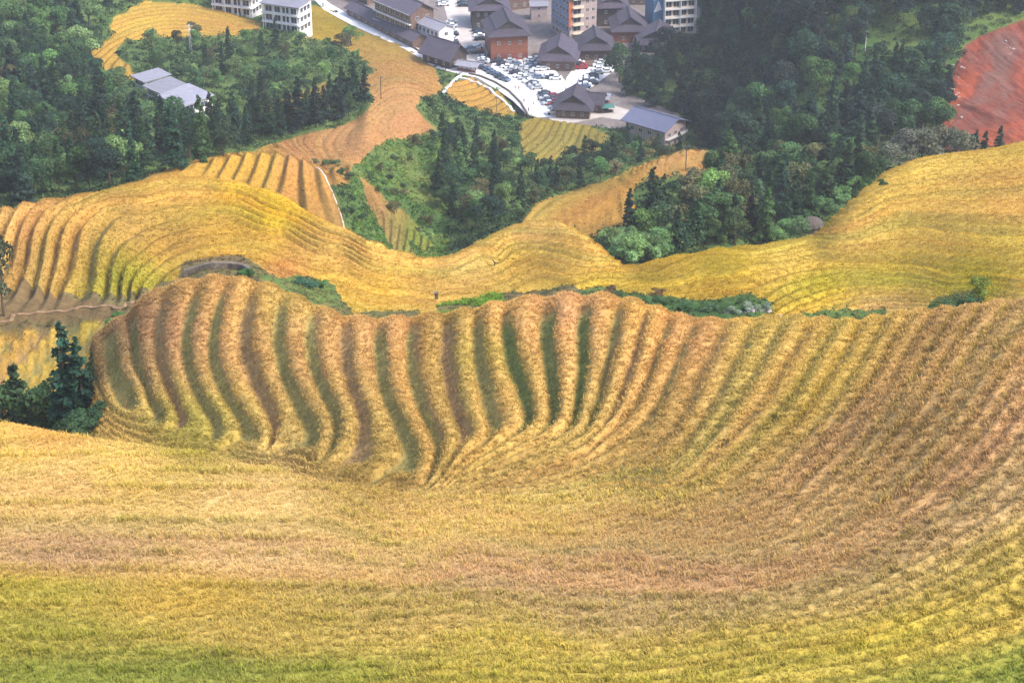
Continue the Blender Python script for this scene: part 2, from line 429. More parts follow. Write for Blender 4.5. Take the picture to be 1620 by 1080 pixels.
# albedo of the rice, by place: (u, v, sRGB as ripe or green as the crop is there)
CP = [l.split(',') for l in '''
100,1070,150,150,56;300,1060,146,146,56;500,1075,160,154,58;800,1070,190,168,66;1200,1065,186,166,66;1620,1065,136,144,52;1500,1075,162,156,58
50,1000,170,158,60;400,1000,196,168,76;800,1015,200,174,74;1200,1010,184,160,66;1600,960,186,160,66;1400,1010,190,168,60
50,930,190,166,62;300,945,206,170,70;700,975,196,166,84;1000,975,200,166,98;1600,880,176,152,70;1400,930,186,158,84
100,880,196,160,104;400,880,214,178,110;800,910,206,168,106;1100,910,202,162,100;1450,860,192,154,92
100,780,222,186,104;400,800,222,188,108;700,830,220,184,98;900,800,218,186,96;1050,760,204,168,82;1250,800,198,160,92
0,700,226,192,94;200,740,224,190,96;60,670,226,180,90
1100,680,194,158,78;1300,720,196,156,90;1300,620,196,164,72;1500,620,196,156,86;1600,700,188,148,90;1580,520,192,152,84;1450,530,200,164,80;1600,780,184,152,92
170,560,176,144,84;250,520,186,142,86;330,470,194,152,80;430,480,194,160,76;500,540,192,150,80;600,530,200,156,86;700,540,188,152,72;760,560,176,152,66
830,520,208,162,84;900,500,214,166,98;1000,510,210,166,80;1100,530,200,156,84;1200,530,204,168,78;1350,530,204,168,76;300,690,176,160,66;600,740,180,150,70;750,720,190,156,74;850,720,196,160,78
'''.replace('\n', ';').split(';') if l]
CP2 = [l.split(',') for l in '''
40,360,206,160,84;60,430,196,158,78;100,380,186,148,66;150,430,180,150,56;190,440,160,160,40;200,360,196,156,72;280,380,190,154,62;300,300,220,176,76;380,315,226,182,50;430,340,226,186,36
350,350,214,174,64;400,400,206,170,62;450,430,196,142,70;500,450,206,172,58;520,400,222,180,84;600,410,220,180,84;600,450,222,182,66;700,470,222,182,82;740,420,226,190,96;820,410,204,168,62
850,370,214,176,88;930,400,214,176,78;820,450,224,190,80;950,450,206,176,58;1050,440,194,164,50;1150,420,200,172,48;1150,480,196,158,44;1250,410,214,184,76;1300,450,192,168,40
1400,440,206,180,56;1550,440,196,178,40;1600,410,206,180,66;1350,370,218,178,80;1420,300,226,188,78;1500,280,224,188,80;1600,240,220,182,72;1600,320,216,170,76;1500,350,210,170,72;1620,480,206,172,80;1400,490,214,178,96
'''.replace('\n', ';').split(';') if l]
CP3 = [l.split(',') for l in '''
250,290,222,172,66;400,255,226,176,60;500,290,216,160,70;480,235,216,158,84;560,220,210,154,88;620,150,218,164,90;640,190,216,160,92;600,120,206,160,78;570,330,186,140,76;620,370,184,150,80
870,320,222,178,74;950,340,214,160,66;1060,260,224,170,86;1000,280,200,160,60;880,220,168,152,66;860,195,180,160,60;600,80,196,160,66;520,40,188,160,40;760,160,214,166,66
230,20,232,190,70;350,35,220,176,70;180,95,206,164,60;470,165,150,130,50;650,370,140,160,50
'''.replace('\n', ';').split(';') if l]
def colour_field(tab, rmask, ph=None):
    a = np.array(tab, float); c = srgb(a[:, 2], a[:, 3], a[:, 4]).T
    rr = np.where(rmask)[0]
    rs = np.unique(np.r_[rr[::6], rr[-1]]); cs = np.unique(np.r_[np.arange(0, NC, 8), NC - 1])
    q = np.stack([UU[np.ix_(rs, cs)], V0[np.ix_(rs, cs)]], -1).reshape(-1, 2)
    d2 = ((q[:, None, 0] - a[None, :, 0]) ** 2 + 2.5 * (q[:, None, 1] - a[None, :, 1]) ** 2)
    if ph is not None:
        fq = ph[np.ix_(rs, cs)].reshape(-1)
        ja = np.clip(((a[:, 0] - U0) / (U1 - U0) * (NC - 1)).round().astype(int), 0, NC - 1)
        fa = np.array([ph[rr[np.argmin(np.abs(V0[rr, j]  - v_))], j] for j, v_ in zip(ja, a[:, 1])])
        rgt = (smooth(15, 24, fq) * np.maximum(smooth(600, 950, q[:, 0]), 0))[:, None]
        nl = (smooth(20, 26, fq) * (1 - smooth(600, 950, q[:, 0])))[:, None]
        d2l = 0.25 * (q[:, None, 0] - a[None, :, 0]) ** 2 + 3.5 * (q[:, None, 1] - a[None, :, 1]) ** 2
        d2 = d2 * (1 - nl) + d2l * nl
        d2p = (fq[:, None] - fa[None]) ** 2 * 900.0 + 0.08 * d2
        d2 = d2 * (1 - rgt) + d2p * rgt
    w = 1.0 / (d2 + 400.0) ** 1.6
    f = (w @ c) / w.sum(1, keepdims=True)
    f = f.reshape(len(rs), len(cs), 3)
    o = np.empty((len(rr), NC, 3))
    ri = np.interp(rr, rs, np.arange(len(rs))); aI = np.clip(ri.astype(int), 0, len(rs) - 2); b = (ri - aI)[:, None]
    for k in range(3):
        g_ = np.stack([np.interp(np.arange(NC), cs, r) for r in f[..., k]])
        o[..., k] = g_[aI] * (1 - b) + g_[aI + 1] * b
    return rr, o
ALB = 0.62                        # from display tone to albedo
CR = np.zeros(V0.shape + (3,))
for tab, mk, bl in ((CP, T < 6.8, (1.23, 1.22, 1.55)), (CP2, (T >= 6.8) & (T < 11), (1.06, 1.03, 1.15)), (CP3, T >= 11, (0.80, 0.79, 0.98))):
    rr_, c_ = colour_field(tab, mk, PHASE if tab is CP else None); c_ = c_ * np.array(bl)
    CR[rr_] = c_
bl_ = (1 - smooth(500, 950, UU)) * (1 - smooth(3.2, 3.8, TT))
PHASE_T = PHASE; PHASE = PHASE * (1 - bl_) + (V0 / 26.0 + 0.3 * nz2) * bl_
n1 = fbm(X0 * 0.5, Y0 * 0.5, 41); n2 = fbm(X0 * 0.1 + PHASE * 0.8, Y0 * 0.03, 42); n3 = vnoise(PHASE * 1.0, X0 * 0 + 3.3, 43)
far1 = fbm(X0 * 0.05, Y0 * 0.05, 44)
# patches of greener and of riper crop, each terrace a little different
st = vnoise(PHASE * 2.3, X0 * 0.02 + Y0 * 0.02, 45)
near_ = np.where(TT < 3.5, 0.6, 1.0)
CR = CR * ALB * (1 + (0.06 * n1 + 0.08 * n2 + np.where((TT > 7.5) & (TT < 11), 0.2, 0.13) * st) * near_)[..., None]
gr = np.clip(0.5 * n3 + 0.5 * n2, -1, 1)[..., None] * near_[..., None]
CR = np.where(gr > 0, CR * (1 - gr * np.array([0.28, 0.08, 0.15])), CR * (1 + gr * np.array([-0.02, 0.16, 0.10])))
RICE_C = CR.copy()
# ground colours
soilc = srgb(158, 128, 84) * 0.85; grassc = srgb(146, 134, 78) * 0.85; greend = srgb(104, 120, 62) * 0.8
def mixc(a, b, t): return a * (1 - t[..., None]) + b * t[..., None]
rc = np.where((np.sin(PHASE * 2.1 + 0.6) + 0.7 * nz2 + np.where((UU > 780) & (UU < 950), 0.9, 0) > 0.15)[..., None], grassc, soilc)
rc = mixc(rc, greend, ((UU > 790) & (UU < 945) & (TT < 6.2)) * 0.8)
rc = rc * (1 + 0.25 * n1)[..., None]
CR = mixc(CR, rc, RISER)
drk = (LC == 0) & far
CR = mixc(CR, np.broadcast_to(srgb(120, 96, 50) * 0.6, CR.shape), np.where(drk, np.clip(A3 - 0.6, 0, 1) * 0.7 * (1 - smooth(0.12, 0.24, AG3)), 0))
g1 = mixc(np.broadcast_to(srgb(70, 104, 52) * 0.6, CR.shape), np.broadcast_to(srgb(112, 132, 66) * 0.6, CR.shape), np.clip(0.5 + 0.9 * far1, 0, 1))
CR = np.where((LC == 1)[..., None], g1 * (1 + 0.3 * n1)[..., None], CR)
g2 = mixc(np.broadcast_to(srgb(118, 96, 70) * 0.7, CR.shape), np.broadcast_to(srgb(120, 118, 66) * 0.7, CR.shape), np.clip(0.5 + 0.9 * nz2, 0, 1))
CR = np.where((LC == 2)[..., None], g2 * (1 + 0.3 * n1)[..., None], CR)
CR = np.where((LC == 3)[..., None], (srgb(124, 102, 66) * 0.7) * (1 + 0.25 * n1)[..., None], CR)
streak = fbm((UU + V0 * 0.55 + 30 * fbm(X0 * 0.03, Y0 * 0.03, 52)) * 0.022, V0 * 0.014, 51, 5)
red = mixc(np.broadcast_to(srgb(146, 78, 60), CR.shape), np.broadcast_to(srgb(138, 96, 84), CR.shape), smooth(0.0, 0.35, streak))
red = mixc(red, np.broadcast_to(srgb(176, 88, 58), CR.shape), smooth(0.0, 0.3, -streak))
CR = np.where((LC == 4)[..., None], red * 0.55 * (1 + 0.2 * n1)[..., None], CR)
CR = np.where((LC == 5)[..., None], np.broadcast_to(srgb(118, 110, 108), CR.shape) * (1 + 0.25 * n1)[..., None], CR)
CR = np.clip(CR, 0.004, 0.9)

# ------------------------------------------------------------------ materials
def new_mat(name):
    m = bpy.data.materials.new(name); m.use_nodes = True
    nt = m.node_tree; b = nt.nodes['Principled BSDF']
    return m, nt, b
def attr_mat(name, rough=0.9, noise_scale=None, amt=0.3, bump=0.0, bscale=3.0, trans=0.0):
    m, nt, b = new_mat(name)
    a = nt.nodes.new('ShaderNodeAttribute'); a.attribute_name = 'col'
    out = a.outputs['Color']
    if noise_scale:
        tc = nt.nodes.new('ShaderNodeTexCoord')
        nn = nt.nodes.new('ShaderNodeTexNoise'); nn.inputs['Scale'].default_value = noise_scale; nn.inputs['Detail'].default_value = 6
        nn.inputs['Roughness'].default_value = 0.7
        nt.links.new(tc.outputs['Object'], nn.inputs['Vector'])
        mr = nt.nodes.new('ShaderNodeMapRange'); mr.inputs['To Min'].default_value = 1 - amt; mr.inputs['To Max'].default_value = 1 + amt
        mr.inputs['From Min'].default_value = 0.3; mr.inputs['From Max'].default_value = 0.7
        nt.links.new(nn.outputs['Fac'], mr.inputs['Value'])
        mx = nt.nodes.new('ShaderNodeVectorMath'); mx.operation = 'SCALE'
        nt.links.new(out, mx.inputs[0]); nt.links.new(mr.outputs[0], mx.inputs['Scale'])
        out = mx.outputs[0]
        if bump:
            n2_ = nt.nodes.new('ShaderNodeTexNoise'); n2_.inputs['Scale'].default_value = bscale; n2_.inputs['Detail'].default_value = 5
            nt.links.new(tc.outputs['Object'], n2_.inputs['Vector'])
            bp = nt.nodes.new('ShaderNodeBump'); bp.inputs['Distance'].default_value = bump; bp.inputs['Strength'].default_value = 0.8
            nt.links.new(n2_.outputs['Fac'], bp.inputs['Height']); nt.links.new(bp.outputs[0], b.inputs['Normal'])
    nt.links.new(out, b.inputs['Base Color'])
    b.inputs['Roughness'].default_value = rough
    b.inputs['Specular IOR Level'].default_value = 0.15
    if trans:
        mo = nt.nodes['Material Output']
        tr = nt.nodes.new('ShaderNodeBsdfTranslucent'); mxs = nt.nodes.new('ShaderNodeMixShader'); mxs.inputs[0].default_value = trans
        nt.links.new(out, tr.inputs['Color']); nt.links.new(b.outputs[0], mxs.inputs[1]); nt.links.new(tr.outputs[0], mxs.inputs[2])
        nt.links.new(mxs.outputs[0], mo.inputs['Surface'])
    return m
M_TERR = attr_mat('terrain', 0.95, 1.1, 0.28, 0.35, 1.7)
M_RICE = attr_mat('rice', 0.7, None, trans=0.3)
M_LEAF = attr_mat('undergrowth', 0.7, None, trans=0.25)

def big_mesh(name, verts, quads, cols=None, mat=None, smooth_=False):
    me = bpy.data.meshes.new(name)
    nv, nf = len(verts), len(quads)
    k = quads.shape[1]
    me.vertices.add(nv); me.vertices.foreach_set('co', np.ascontiguousarray(verts, np.float32).ravel())
    me.loops.add(nf * k); me.loops.foreach_set('vertex_index', np.ascontiguousarray(quads, np.int32).ravel())
    me.polygons.add(nf); me.polygons.foreach_set('loop_start', np.arange(0, nf * k, k, dtype=np.int32))
    try: me.polygons.foreach_set('loop_total', np.full(nf, k, np.int32))
    except Exception: pass
    me.polygons.foreach_set('use_smooth', np.full(nf, smooth_, bool))
    me.update(calc_edges=True)
    if cols is not None:
        at = me.attributes.new('col', 'FLOAT_COLOR', 'POINT')
        c4 = np.ones((nv, 4), np.float32); c4[:, :3] = cols
        at.data.foreach_set('color', c4.ravel())
    if mat: me.materials.append(mat)
    return me
def add_obj(name, me, parent=None):
    o = bpy.data.objects.new(name, me); COL.objects.link(o)
    if parent: o.parent = parent
    return o

idx = np.arange(NR * NC).reshape(NR, NC)
quads = np.stack([idx[:-1, :-1], idx[:-1, 1:], idx[1:, 1:], idx[1:, :-1]], -1).reshape(-1, 4)
tag(add_obj('hillside_terrain', big_mesh('hillside_terrain', P.reshape(-1, 3), quads, CR.reshape(-1, 3), M_TERR, True)),
    'terraced valley hillside with fields, green banks and red scar', 'hillside', kind='structure')

# cell areas for scattering
eu = P[:-1, 1:] - P[:-1, :-1]; ev = P[1:, :-1] - P[:-1, :-1]
AREA = np.linalg.norm(np.cross(eu, ev), axis=-1)
CT = TT[:-1, :-1]; CU = UU[:-1, :-1]; CV = V0[:-1, :-1]; CLC = LC[:-1, :-1]
# cells that can be seen from about the camera: lowest line of sight so far, with a margin
VMIN = np.minimum.accumulate(V0, axis=0)
MG_ = np.where(CT < 7, 230, np.where(CT < 11, 130, 170))
SEEN = (V0 <= VMIN + 14)[:-1, :-1] & (CU > -MG_) & (CU < 1620 + MG_) & (CV < 1110) & (CV > -70)
def scatter(density, mask, seed):
    """points on the terrain: (row, col, fr, fc), density per square metre (array or number)"""
    r_ = np.random.default_rng(seed)
    w = (AREA * density * mask).ravel()
    n = r_.poisson(w)
    cell = np.repeat(np.arange(len(w)), n)
    r, c = np.divmod(cell, NC - 1)
    a = r_.random(len(cell)); b = r_.random(len(cell))
    def bil(A):
        if A.ndim == 3: aa, bb = a[:, None], b[:, None]
        else: aa, bb = a, b
        return (A[r, c] * (1 - aa) * (1 - bb) + A[r + 1, c] * aa * (1 - bb) + A[r, c + 1] * (1 - aa) * bb + A[r + 1, c + 1] * aa * bb)
    return r, c, bil(P), bil
def blades(pos, h, n, spread, width, droop, colb, colt, seed):
    """n bent blades per tuft; pos (m,3), h (m,), colours (m,3)"""
    r_ = np.random.default_rng(seed); m = len(pos)
    ang = r_.random((m, n)) * 6.283; rad = spread * np.sqrt(r_.random((m, n)))
    hh = h[:, None] * (0.75 + 0.5 * r_.random((m, n)))
    dx, dy = np.cos(ang), np.sin(ang)
    bx = pos[:, None, 0] + rad * dx; by = pos[:, None, 1] + rad * dy; bz = np.broadcast_to(pos[:, None, 2], bx.shape) - 0.1
    ld = r_.random((m, n)) * 6.283; lx, ly = np.cos(ld), np.sin(ld)
    w = width * (0.7 + 0.6 * r_.random((m, n))); wx, wy = -ly * w, lx * w
    k = droop * hh
    v0 = np.stack([bx, by, bz], -1)
    mx, my, mz = bx + lx * k * 0.35, by + ly * k * 0.35, bz + hh * 0.72
    v1 = np.stack([mx + wx, my + wy, mz], -1); v3 = np.stack([mx - wx, my - wy, mz], -1)
    v2 = np.stack([bx + lx * k, by + ly * k, bz + hh], -1)
    V = np.stack([v0, v1, v2, v3], 2).reshape(-1, 3)
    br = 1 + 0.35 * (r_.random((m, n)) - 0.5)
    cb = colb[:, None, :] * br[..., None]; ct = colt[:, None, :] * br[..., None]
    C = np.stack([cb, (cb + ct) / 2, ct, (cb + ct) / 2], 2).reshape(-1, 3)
    Q = np.arange(len(V), dtype=np.int32).reshape(-1, 4)
    return V, Q, np.clip(C, 0, 1)
# ------------------------------------------------------------------ rice
CRIS = RISER[:-1, :-1]
rice_ok = (CLC == 0) & SEEN
def rice(name, lo, hi, dens, h, n, spread, width, seed, label):
    r, c, pos, bil = scatter(dens, rice_ok * (CT >= lo) * (CT < hi) * (1 - smooth(0.25, 0.6, CRIS)), seed)
    col = bil(RICE_C)
    pv = np.random.default_rng(seed + 6).uniform(0.92, 1.12, (len(pos), 1))
    if lo < 6: pv = pv * (1 + 0.15 * fbm(pos[:, 0] * 0.9, pos[:, 1] * 0.5, 91, 3))[:, None]
    hh = h * (1 + 0.25 * bil(n1)) * np.random.default_rng(seed + 5).uniform(0.8, 1.15, len(pos))
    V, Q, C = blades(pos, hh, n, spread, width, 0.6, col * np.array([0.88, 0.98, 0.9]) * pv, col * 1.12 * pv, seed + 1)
    print(name, len(pos), len(Q))
    tag(add_obj(name, big_mesh(name, V, Q, C, M_RICE)), label, 'rice crop', kind='stuff')
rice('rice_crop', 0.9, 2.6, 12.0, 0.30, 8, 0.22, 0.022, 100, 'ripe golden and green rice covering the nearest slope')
def edge_rice():
    f = PHASE[:-1, :-1]; g = f - np.round(f)
    m_ = rice_ok * (CT > 0.9) * (CT < 5.8) * ((smooth(-0.42, -0.3, g) * (1 - smooth(-0.2, -0.08, g))) * smooth(19, 24, f) * np.clip(0.5 + 1.2 * vnoise(np.round(f) * 3.7, X0[:-1, :-1] * 0.12, 63), 0, 1))
    r, c, pos, bil = scatter(np.where(CT < 3, 7.0, 5.0), m_, 170)
    col = bil(RICE_C) * np.array([1.0, 1.06, 0.8]); r_ = np.random.default_rng(171)
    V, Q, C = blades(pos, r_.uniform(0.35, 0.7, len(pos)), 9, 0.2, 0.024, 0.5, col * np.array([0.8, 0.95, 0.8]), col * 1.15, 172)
    print('edge', len(pos))
    tag(add_obj('rice_crop', big_mesh('rice_crop', V, Q, C, M_RICE)), 'taller greener rice along the terrace edges of the near slopes', 'rice crop', kind='stuff')
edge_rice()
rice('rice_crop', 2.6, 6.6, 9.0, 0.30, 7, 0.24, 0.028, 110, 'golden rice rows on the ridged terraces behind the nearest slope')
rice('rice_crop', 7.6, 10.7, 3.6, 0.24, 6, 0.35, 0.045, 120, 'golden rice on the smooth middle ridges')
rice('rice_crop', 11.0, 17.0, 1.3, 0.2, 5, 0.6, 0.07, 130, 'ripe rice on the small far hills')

def riser_grass():
    r, c, pos, bil = scatter(7.0, SEEN * (CT >= 3.9) * (CT < 6.4) * CRIS, 150)
    base = bil(CR); r_ = np.random.default_rng(151); k = r_.uniform(0.75, 1.35, (len(pos), 1))
    V, Q, C = blades(pos, r_.uniform(0.12, 0.3, len(pos)), 6, 0.22, 0.02, 0.7, base * k, base * k * np.array([1.15, 1.15, 1.0]), 152)
    tag(add_obj('bank_grass', big_mesh('bank_grass', V, Q, C, M_RICE)), 'short brown and green grass on the terrace banks of the near ridge', 'grass', kind='stuff')
riser_grass()

# ------------------------------------------------------------------ finding the ground under a point of the view
def at(u, v, kmin=0.0, kmax=99.0):
    """the first ground (with curve index between kmin and kmax) met by the line of sight through (u, v)"""
    j = int(round((u - U0) / (U1 - U0) * (NC - 1))); j = min(max(j, 0), NC - 1)
    rr = np.where((T >= kmin) & (T <= kmax))[0]
    col = V0[rr, j]
    hit = np.where(col <= v)[0]
    r = rr[hit[0]] if len(hit) else rr[np.argmin(col)]
    p = P[r, j]
    return Vector((float(p[0]), float(p[1]), float(p[2])))
_fx = (P[..., 0] / P[..., 1])
def ground_z(x, y):
    """height of the terrain at a world position (columns are straight lines from the camera's foot)"""
    # the column index depends on both u and depth direction: iterate
    z = -150.0
    for _ in range(6):
        uu_, vv_, d_ = to_px(np.array([x, y, z], float))
        j = int(np.clip(round((uu_ - U0) / (U1 - U0) * (NC - 1)), 0, NC - 1))
        z = float(np.interp(y, P[:, j, 1], P[:, j, 2]))
    return z

# ------------------------------------------------------------------ undergrowth
def quadcloud(cen, nrm, size, asp, seed):
    """one leafy card per centre, facing nrm loosely"""
    r_ = np.random.default_rng(seed); n = len(cen)
    nn = nrm + 0.9 * r_.normal(size=(n, 3)); nn /= np.linalg.norm(nn, axis=1, keepdims=True) + 1e-9
    a = np.cross(nn, r_.normal(size=(n, 3))); a /= np.linalg.norm(a, axis=1, keepdims=True) + 1e-9
    b = np.cross(nn, a)
    s = size if np.ndim(size) else np.full(n, size)
    s = s[:, None]
    V = np.stack([cen - a * s * asp, cen - b * s * 0.6, cen + a * s * asp, cen + b * s * 0.6], 1).reshape(-1, 3)
    return V, np.arange(len(V), dtype=np.int32).reshape(-1, 4)
def undergrowth(name, mask, dens, rad, n, size, palette, seed, label, hgt=0.8):
    r, c, pos, bil = scatter(dens, mask, seed)
    r_ = np.random.default_rng(seed + 1); m = len(pos)
    if m == 0: return
    rr_ = rad * r_.uniform(0.5, 1.5, m)
    d = r_.normal(size=(m, n, 3)); d[..., 2] = np.abs(d[..., 2]); d /= np.linalg.norm(d, axis=-1, keepdims=True)
    rad3 = rr_[:, None, None] * r_.uniform(0.7, 1.05, (m, n, 1))
    cen = pos[:, None, :] + d * rad3 * np.array([1, 1, hgt])
    pal = np.array([srgb(*q) for q in palette]) * 0.6
    k = np.clip((0.5 + 0.55 * bil(far1) * 2 + 0.25 * r_.normal(size=m)) * len(pal), 0, len(pal) - 1).astype(int)
    cc = pal[k] * r_.uniform(0.75, 1.3, (m, 1))
    cc = np.repeat(cc, n, 0) * r_.uniform(0.8, 1.25, (m * n, 1))
    V, Q = quadcloud(cen.reshape(-1, 3), d.reshape(-1, 3) + np.array([0, 0, 0.6]), size * r_.uniform(0.7, 1.4, m * n), 0.9, seed + 2)
    print(name, m, len(Q))
    tag(add_obj(name, big_mesh(name, V, Q, np.repeat(cc, 4, 0), M_LEAF)), label, 'undergrowth', kind='stuff')
veg = (CLC == 1) & SEEN
SLOPE_GRASS = inpoly(CU, CV, pl('540,230 700,200 710,420 560,420')) & (CT > 11.5)
undergrowth('undergrowth', veg & (CT >= 11) & (CT < 15.2) & ~SLOPE_GRASS, 0.16, 1.1, 26, 0.30,
            [(44, 66, 44), (58, 84, 50), (78, 104, 60), (96, 120, 72)], 200, 'dense green shrubs covering the valley slopes')
undergrowth('undergrowth', veg & (CT >= 15.2), 0.14, 1.3, 24, 0.36,
            [(44, 62, 46), (54, 78, 48), (80, 108, 62), (96, 120, 72)], 210, 'dense green shrubs on the far slopes round the village')
undergrowth('meadow_grass', SLOPE_GRASS & veg, 0.6, 0.55, 14, 0.24,
            [(70, 104, 44), (96, 132, 52), (112, 150, 56), (150, 160, 80)], 220, 'bright green rough grass on the bank above the gully', 0.7)
undergrowth('undergrowth', veg & (CT < 11) & ~((CU > 650) & (CU < 830) & (CT > 6.3)), 0.9, 0.34, 18, 0.11,
            [(70, 88, 60), (90, 108, 66), (112, 124, 74), (134, 134, 82)], 230, 'low green weeds on the banks between the ridges')
def bright_bank():
    r, c, pos, bil = scatter(6.0, veg * (CU > 650) * (CU < 830) * (CT > 6.3) * (CT < 9.4), 260)
    b_ = np.tile(srgb(120, 158, 52) * 0.7, (len(pos), 1)); r_ = np.random.default_rng(261); b_ = b_ * r_.uniform(0.75, 1.25, (len(pos), 1))
    V, Q, C = blades(pos, r_.uniform(0.3, 0.6, len(pos)), 7, 0.25, 0.04, 0.5, b_ * 0.85, b_ * 1.15, 262)
    tag(add_obj('bank_grass', big_mesh('bank_grass', V, Q, C, M_LEAF)), 'bright green grass on the bank behind the middle of the crest', 'grass', kind='stuff')
bright_bank()
undergrowth('dry_scrub', (CLC == 2) & SEEN, 1.0, 0.30, 16, 0.09,
            [(104, 86, 58), (122, 104, 66), (112, 116, 64), (80, 96, 58)], 240, 'dry brown scrub and weeds on the bank behind the ridged terraces')

# ------------------------------------------------------------------ trees
def leaf_mat(name):
    m = attr_mat(name, 0.65, None, trans=0.22)
    nt = m.node_tree
    oi = nt.nodes.new('ShaderNodeObjectInfo')
    mul = nt.nodes.new('ShaderNodeMix'); mul.data_type = 'RGBA'; mul.blend_type = 'MULTIPLY'; mul.inputs[0].default_value = 1
    at_ = [n for n in nt.nodes if n.type == 'ATTRIBUTE'][0]
    for l in list(nt.links):
        if l.from_node == at_:
            ts = l.to_socket; nt.links.remove(l); nt.links.new(mul.outputs[2], ts)
    nt.links.new(at_.outputs['Color'], mul.inputs[6]); nt.links.new(oi.outputs['Color'], mul.inputs[7])
    return m
M_CROWN = leaf_mat('crown_leaves')
def simple_mat(name, rgb, rough=0.8, nscale=None, amt=0.25, bump=0.0, metal=0.0, spec=0.3, objcol=False):
    m, nt, b = new_mat(name)
    col = srgb(*rgb)
    src = nt.nodes.new('ShaderNodeRGB'); src.outputs[0].default_value = (*[float(x) for x in col], 1)
    out = src.outputs[0]
    if objcol:
        oi = nt.nodes.new('ShaderNodeObjectInfo'); out = oi.outputs['Color']
    if nscale:
        tc = nt.nodes.new('ShaderNodeTexCoord'); nn = nt.nodes.new('ShaderNodeTexNoise')
        nn.inputs['Scale'].default_value = nscale; nn.inputs['Detail'].default_value = 5
        nt.links.new(tc.outputs['Object'], nn.inputs['Vector'])
        mr = nt.nodes.new('ShaderNodeMapRange'); mr.inputs['To Min'].default_value = 1 - amt; mr.inputs['To Max'].default_value = 1 + amt
        mr.inputs['From Min'].default_value = 0.3; mr.inputs['From Max'].default_value = 0.7
        nt.links.new(nn.outputs['Fac'], mr.inputs['Value'])
        mx = nt.nodes.new('ShaderNodeVectorMath'); mx.operation = 'SCALE'
        nt.links.new(out, mx.inputs[0]); nt.links.new(mr.outputs[0], mx.inputs['Scale']); out = mx.outputs[0]
        if bump:
            bp = nt.nodes.new('ShaderNodeBump'); bp.inputs['Distance'].default_value = bump
            nt.links.new(nn.outputs['Fac'], bp.inputs['Height']); nt.links.new(bp.outputs[0], b.inputs['Normal'])
    nt.links.new(out, b.inputs['Base Color'])
    b.inputs['Roughness'].default_value = rough; b.inputs['Metallic'].default_value = metal
    b.inputs['Specular IOR Level'].default_value = spec
    return m
M_BARK = simple_mat('bark', (92, 78, 66), 0.9, 4.0, 0.3)

def tube(path, radii, sides=6):
    path = [Vector(p) for p in path]; V = []; F = []
    for i, p in enumerate(path):
        d = (path[min(i + 1, len(path) - 1)] - path[max(i - 1, 0)]).normalized()
        q = d.to_track_quat('Z', 'Y')
        for k in range(sides):
            a = 6.28318 * k / sides
            V.append(p + q @ Vector((math.cos(a) * radii[i], math.sin(a) * radii[i], 0)))
    for i in range(len(path) - 1):
        for k in range(sides):
            F.append((i * sides + k, i * sides + (k + 1) % sides, (i + 1) * sides + (k + 1) % sides, (i + 1) * sides + k))
    return V, F
def pymesh(name, V, F, mats, midx=None):
    me = bpy.data.meshes.new(name); me.from_pydata([tuple(v) for v in V], [], F); 
    for m in (mats if isinstance(mats, list) else [mats]): me.materials.append(m)
    if midx: me.polygons.foreach_set('material_index', midx)
    me.update()
    return me
def trunk_mesh(seed, top, r0, limbs, lean=0.03):
    rd = random.Random(seed)
    path = [(rd.uniform(-lean, lean) * z, rd.uniform(-lean, lean) * z, z) for z in (-0.06, 0.15, 0.35, 0.6, top)]
    path[0] = (0, 0, -0.06)
    V, F = tube(path, [r0 * 1.3, r0, r0 * 0.85, r0 * 0.55, r0 * 0.15])
    for i in range(limbs):
        z = rd.uniform(0.25, top * 0.8); a = rd.uniform(0, 6.28); L = rd.uniform(0.12, 0.26)
        b = Vector((0, 0, z)); e = b + Vector((math.cos(a) * L, math.sin(a) * L, L * rd.uniform(0.3, 1.0)))
        v, f = tube([b, (b + e) / 2 + Vector((0, 0, -0.01)), e], [r0 * 0.45, r0 * 0.3, r0 * 0.08], 5)
        o = len(V); V += v; F += [tuple(i_ + o for i_ in q) for q in f]
    return pymesh('trunk', V, F, M_BARK)
def crown_from(cen, nrm, size, asp, shade, seed):
    V, Q = quadcloud(cen, nrm, size, asp, seed)
    c = np.clip(shade, 0.1, 3)[:, None] * np.array([1, 1, 1])
    return big_mesh('crown', V, Q, np.repeat(c, 4, 0), M_CROWN)
def conifer_crown(seed, n=1900, wide=0.19, base=0.10):
    r_ = np.random.default_rng(seed)
    nb = 70                                             # boughs
    bt = base + (0.98 - base) * (np.arange(nb) + r_.random(nb)) / nb
    ba = r_.random(nb) * 6.283
    bl = wide * (1 - (bt - base) / (1.0 - base)) ** 0.75 * r_.uniform(0.6, 1.15, nb) + 0.012
    w = bl / bl.sum(); k = r_.choice(nb, n, p=w)
    s = np.sqrt(r_.random(n)); aa = ba[k] + r_.normal(0, 0.30, n) * (1.1 - s * 0.4)
    x = np.cos(aa) * bl[k] * s; y = np.sin(aa) * bl[k] * s
    z = bt[k] - 0.28 * bl[k] * s + r_.normal(0, 0.006, n)
    cen = np.stack([x, y, z], 1); nrm = np.stack([np.cos(aa) * 0.5, np.sin(aa) * 0.5, np.ones(n)], 1)
    bs = r_.uniform(0.7, 1.3, nb)
    return crown_from(cen, nrm, r_.uniform(0.016, 0.030, n), 1.3, bs[k] * r_.uniform(0.75, 1.25, n), seed + 1)
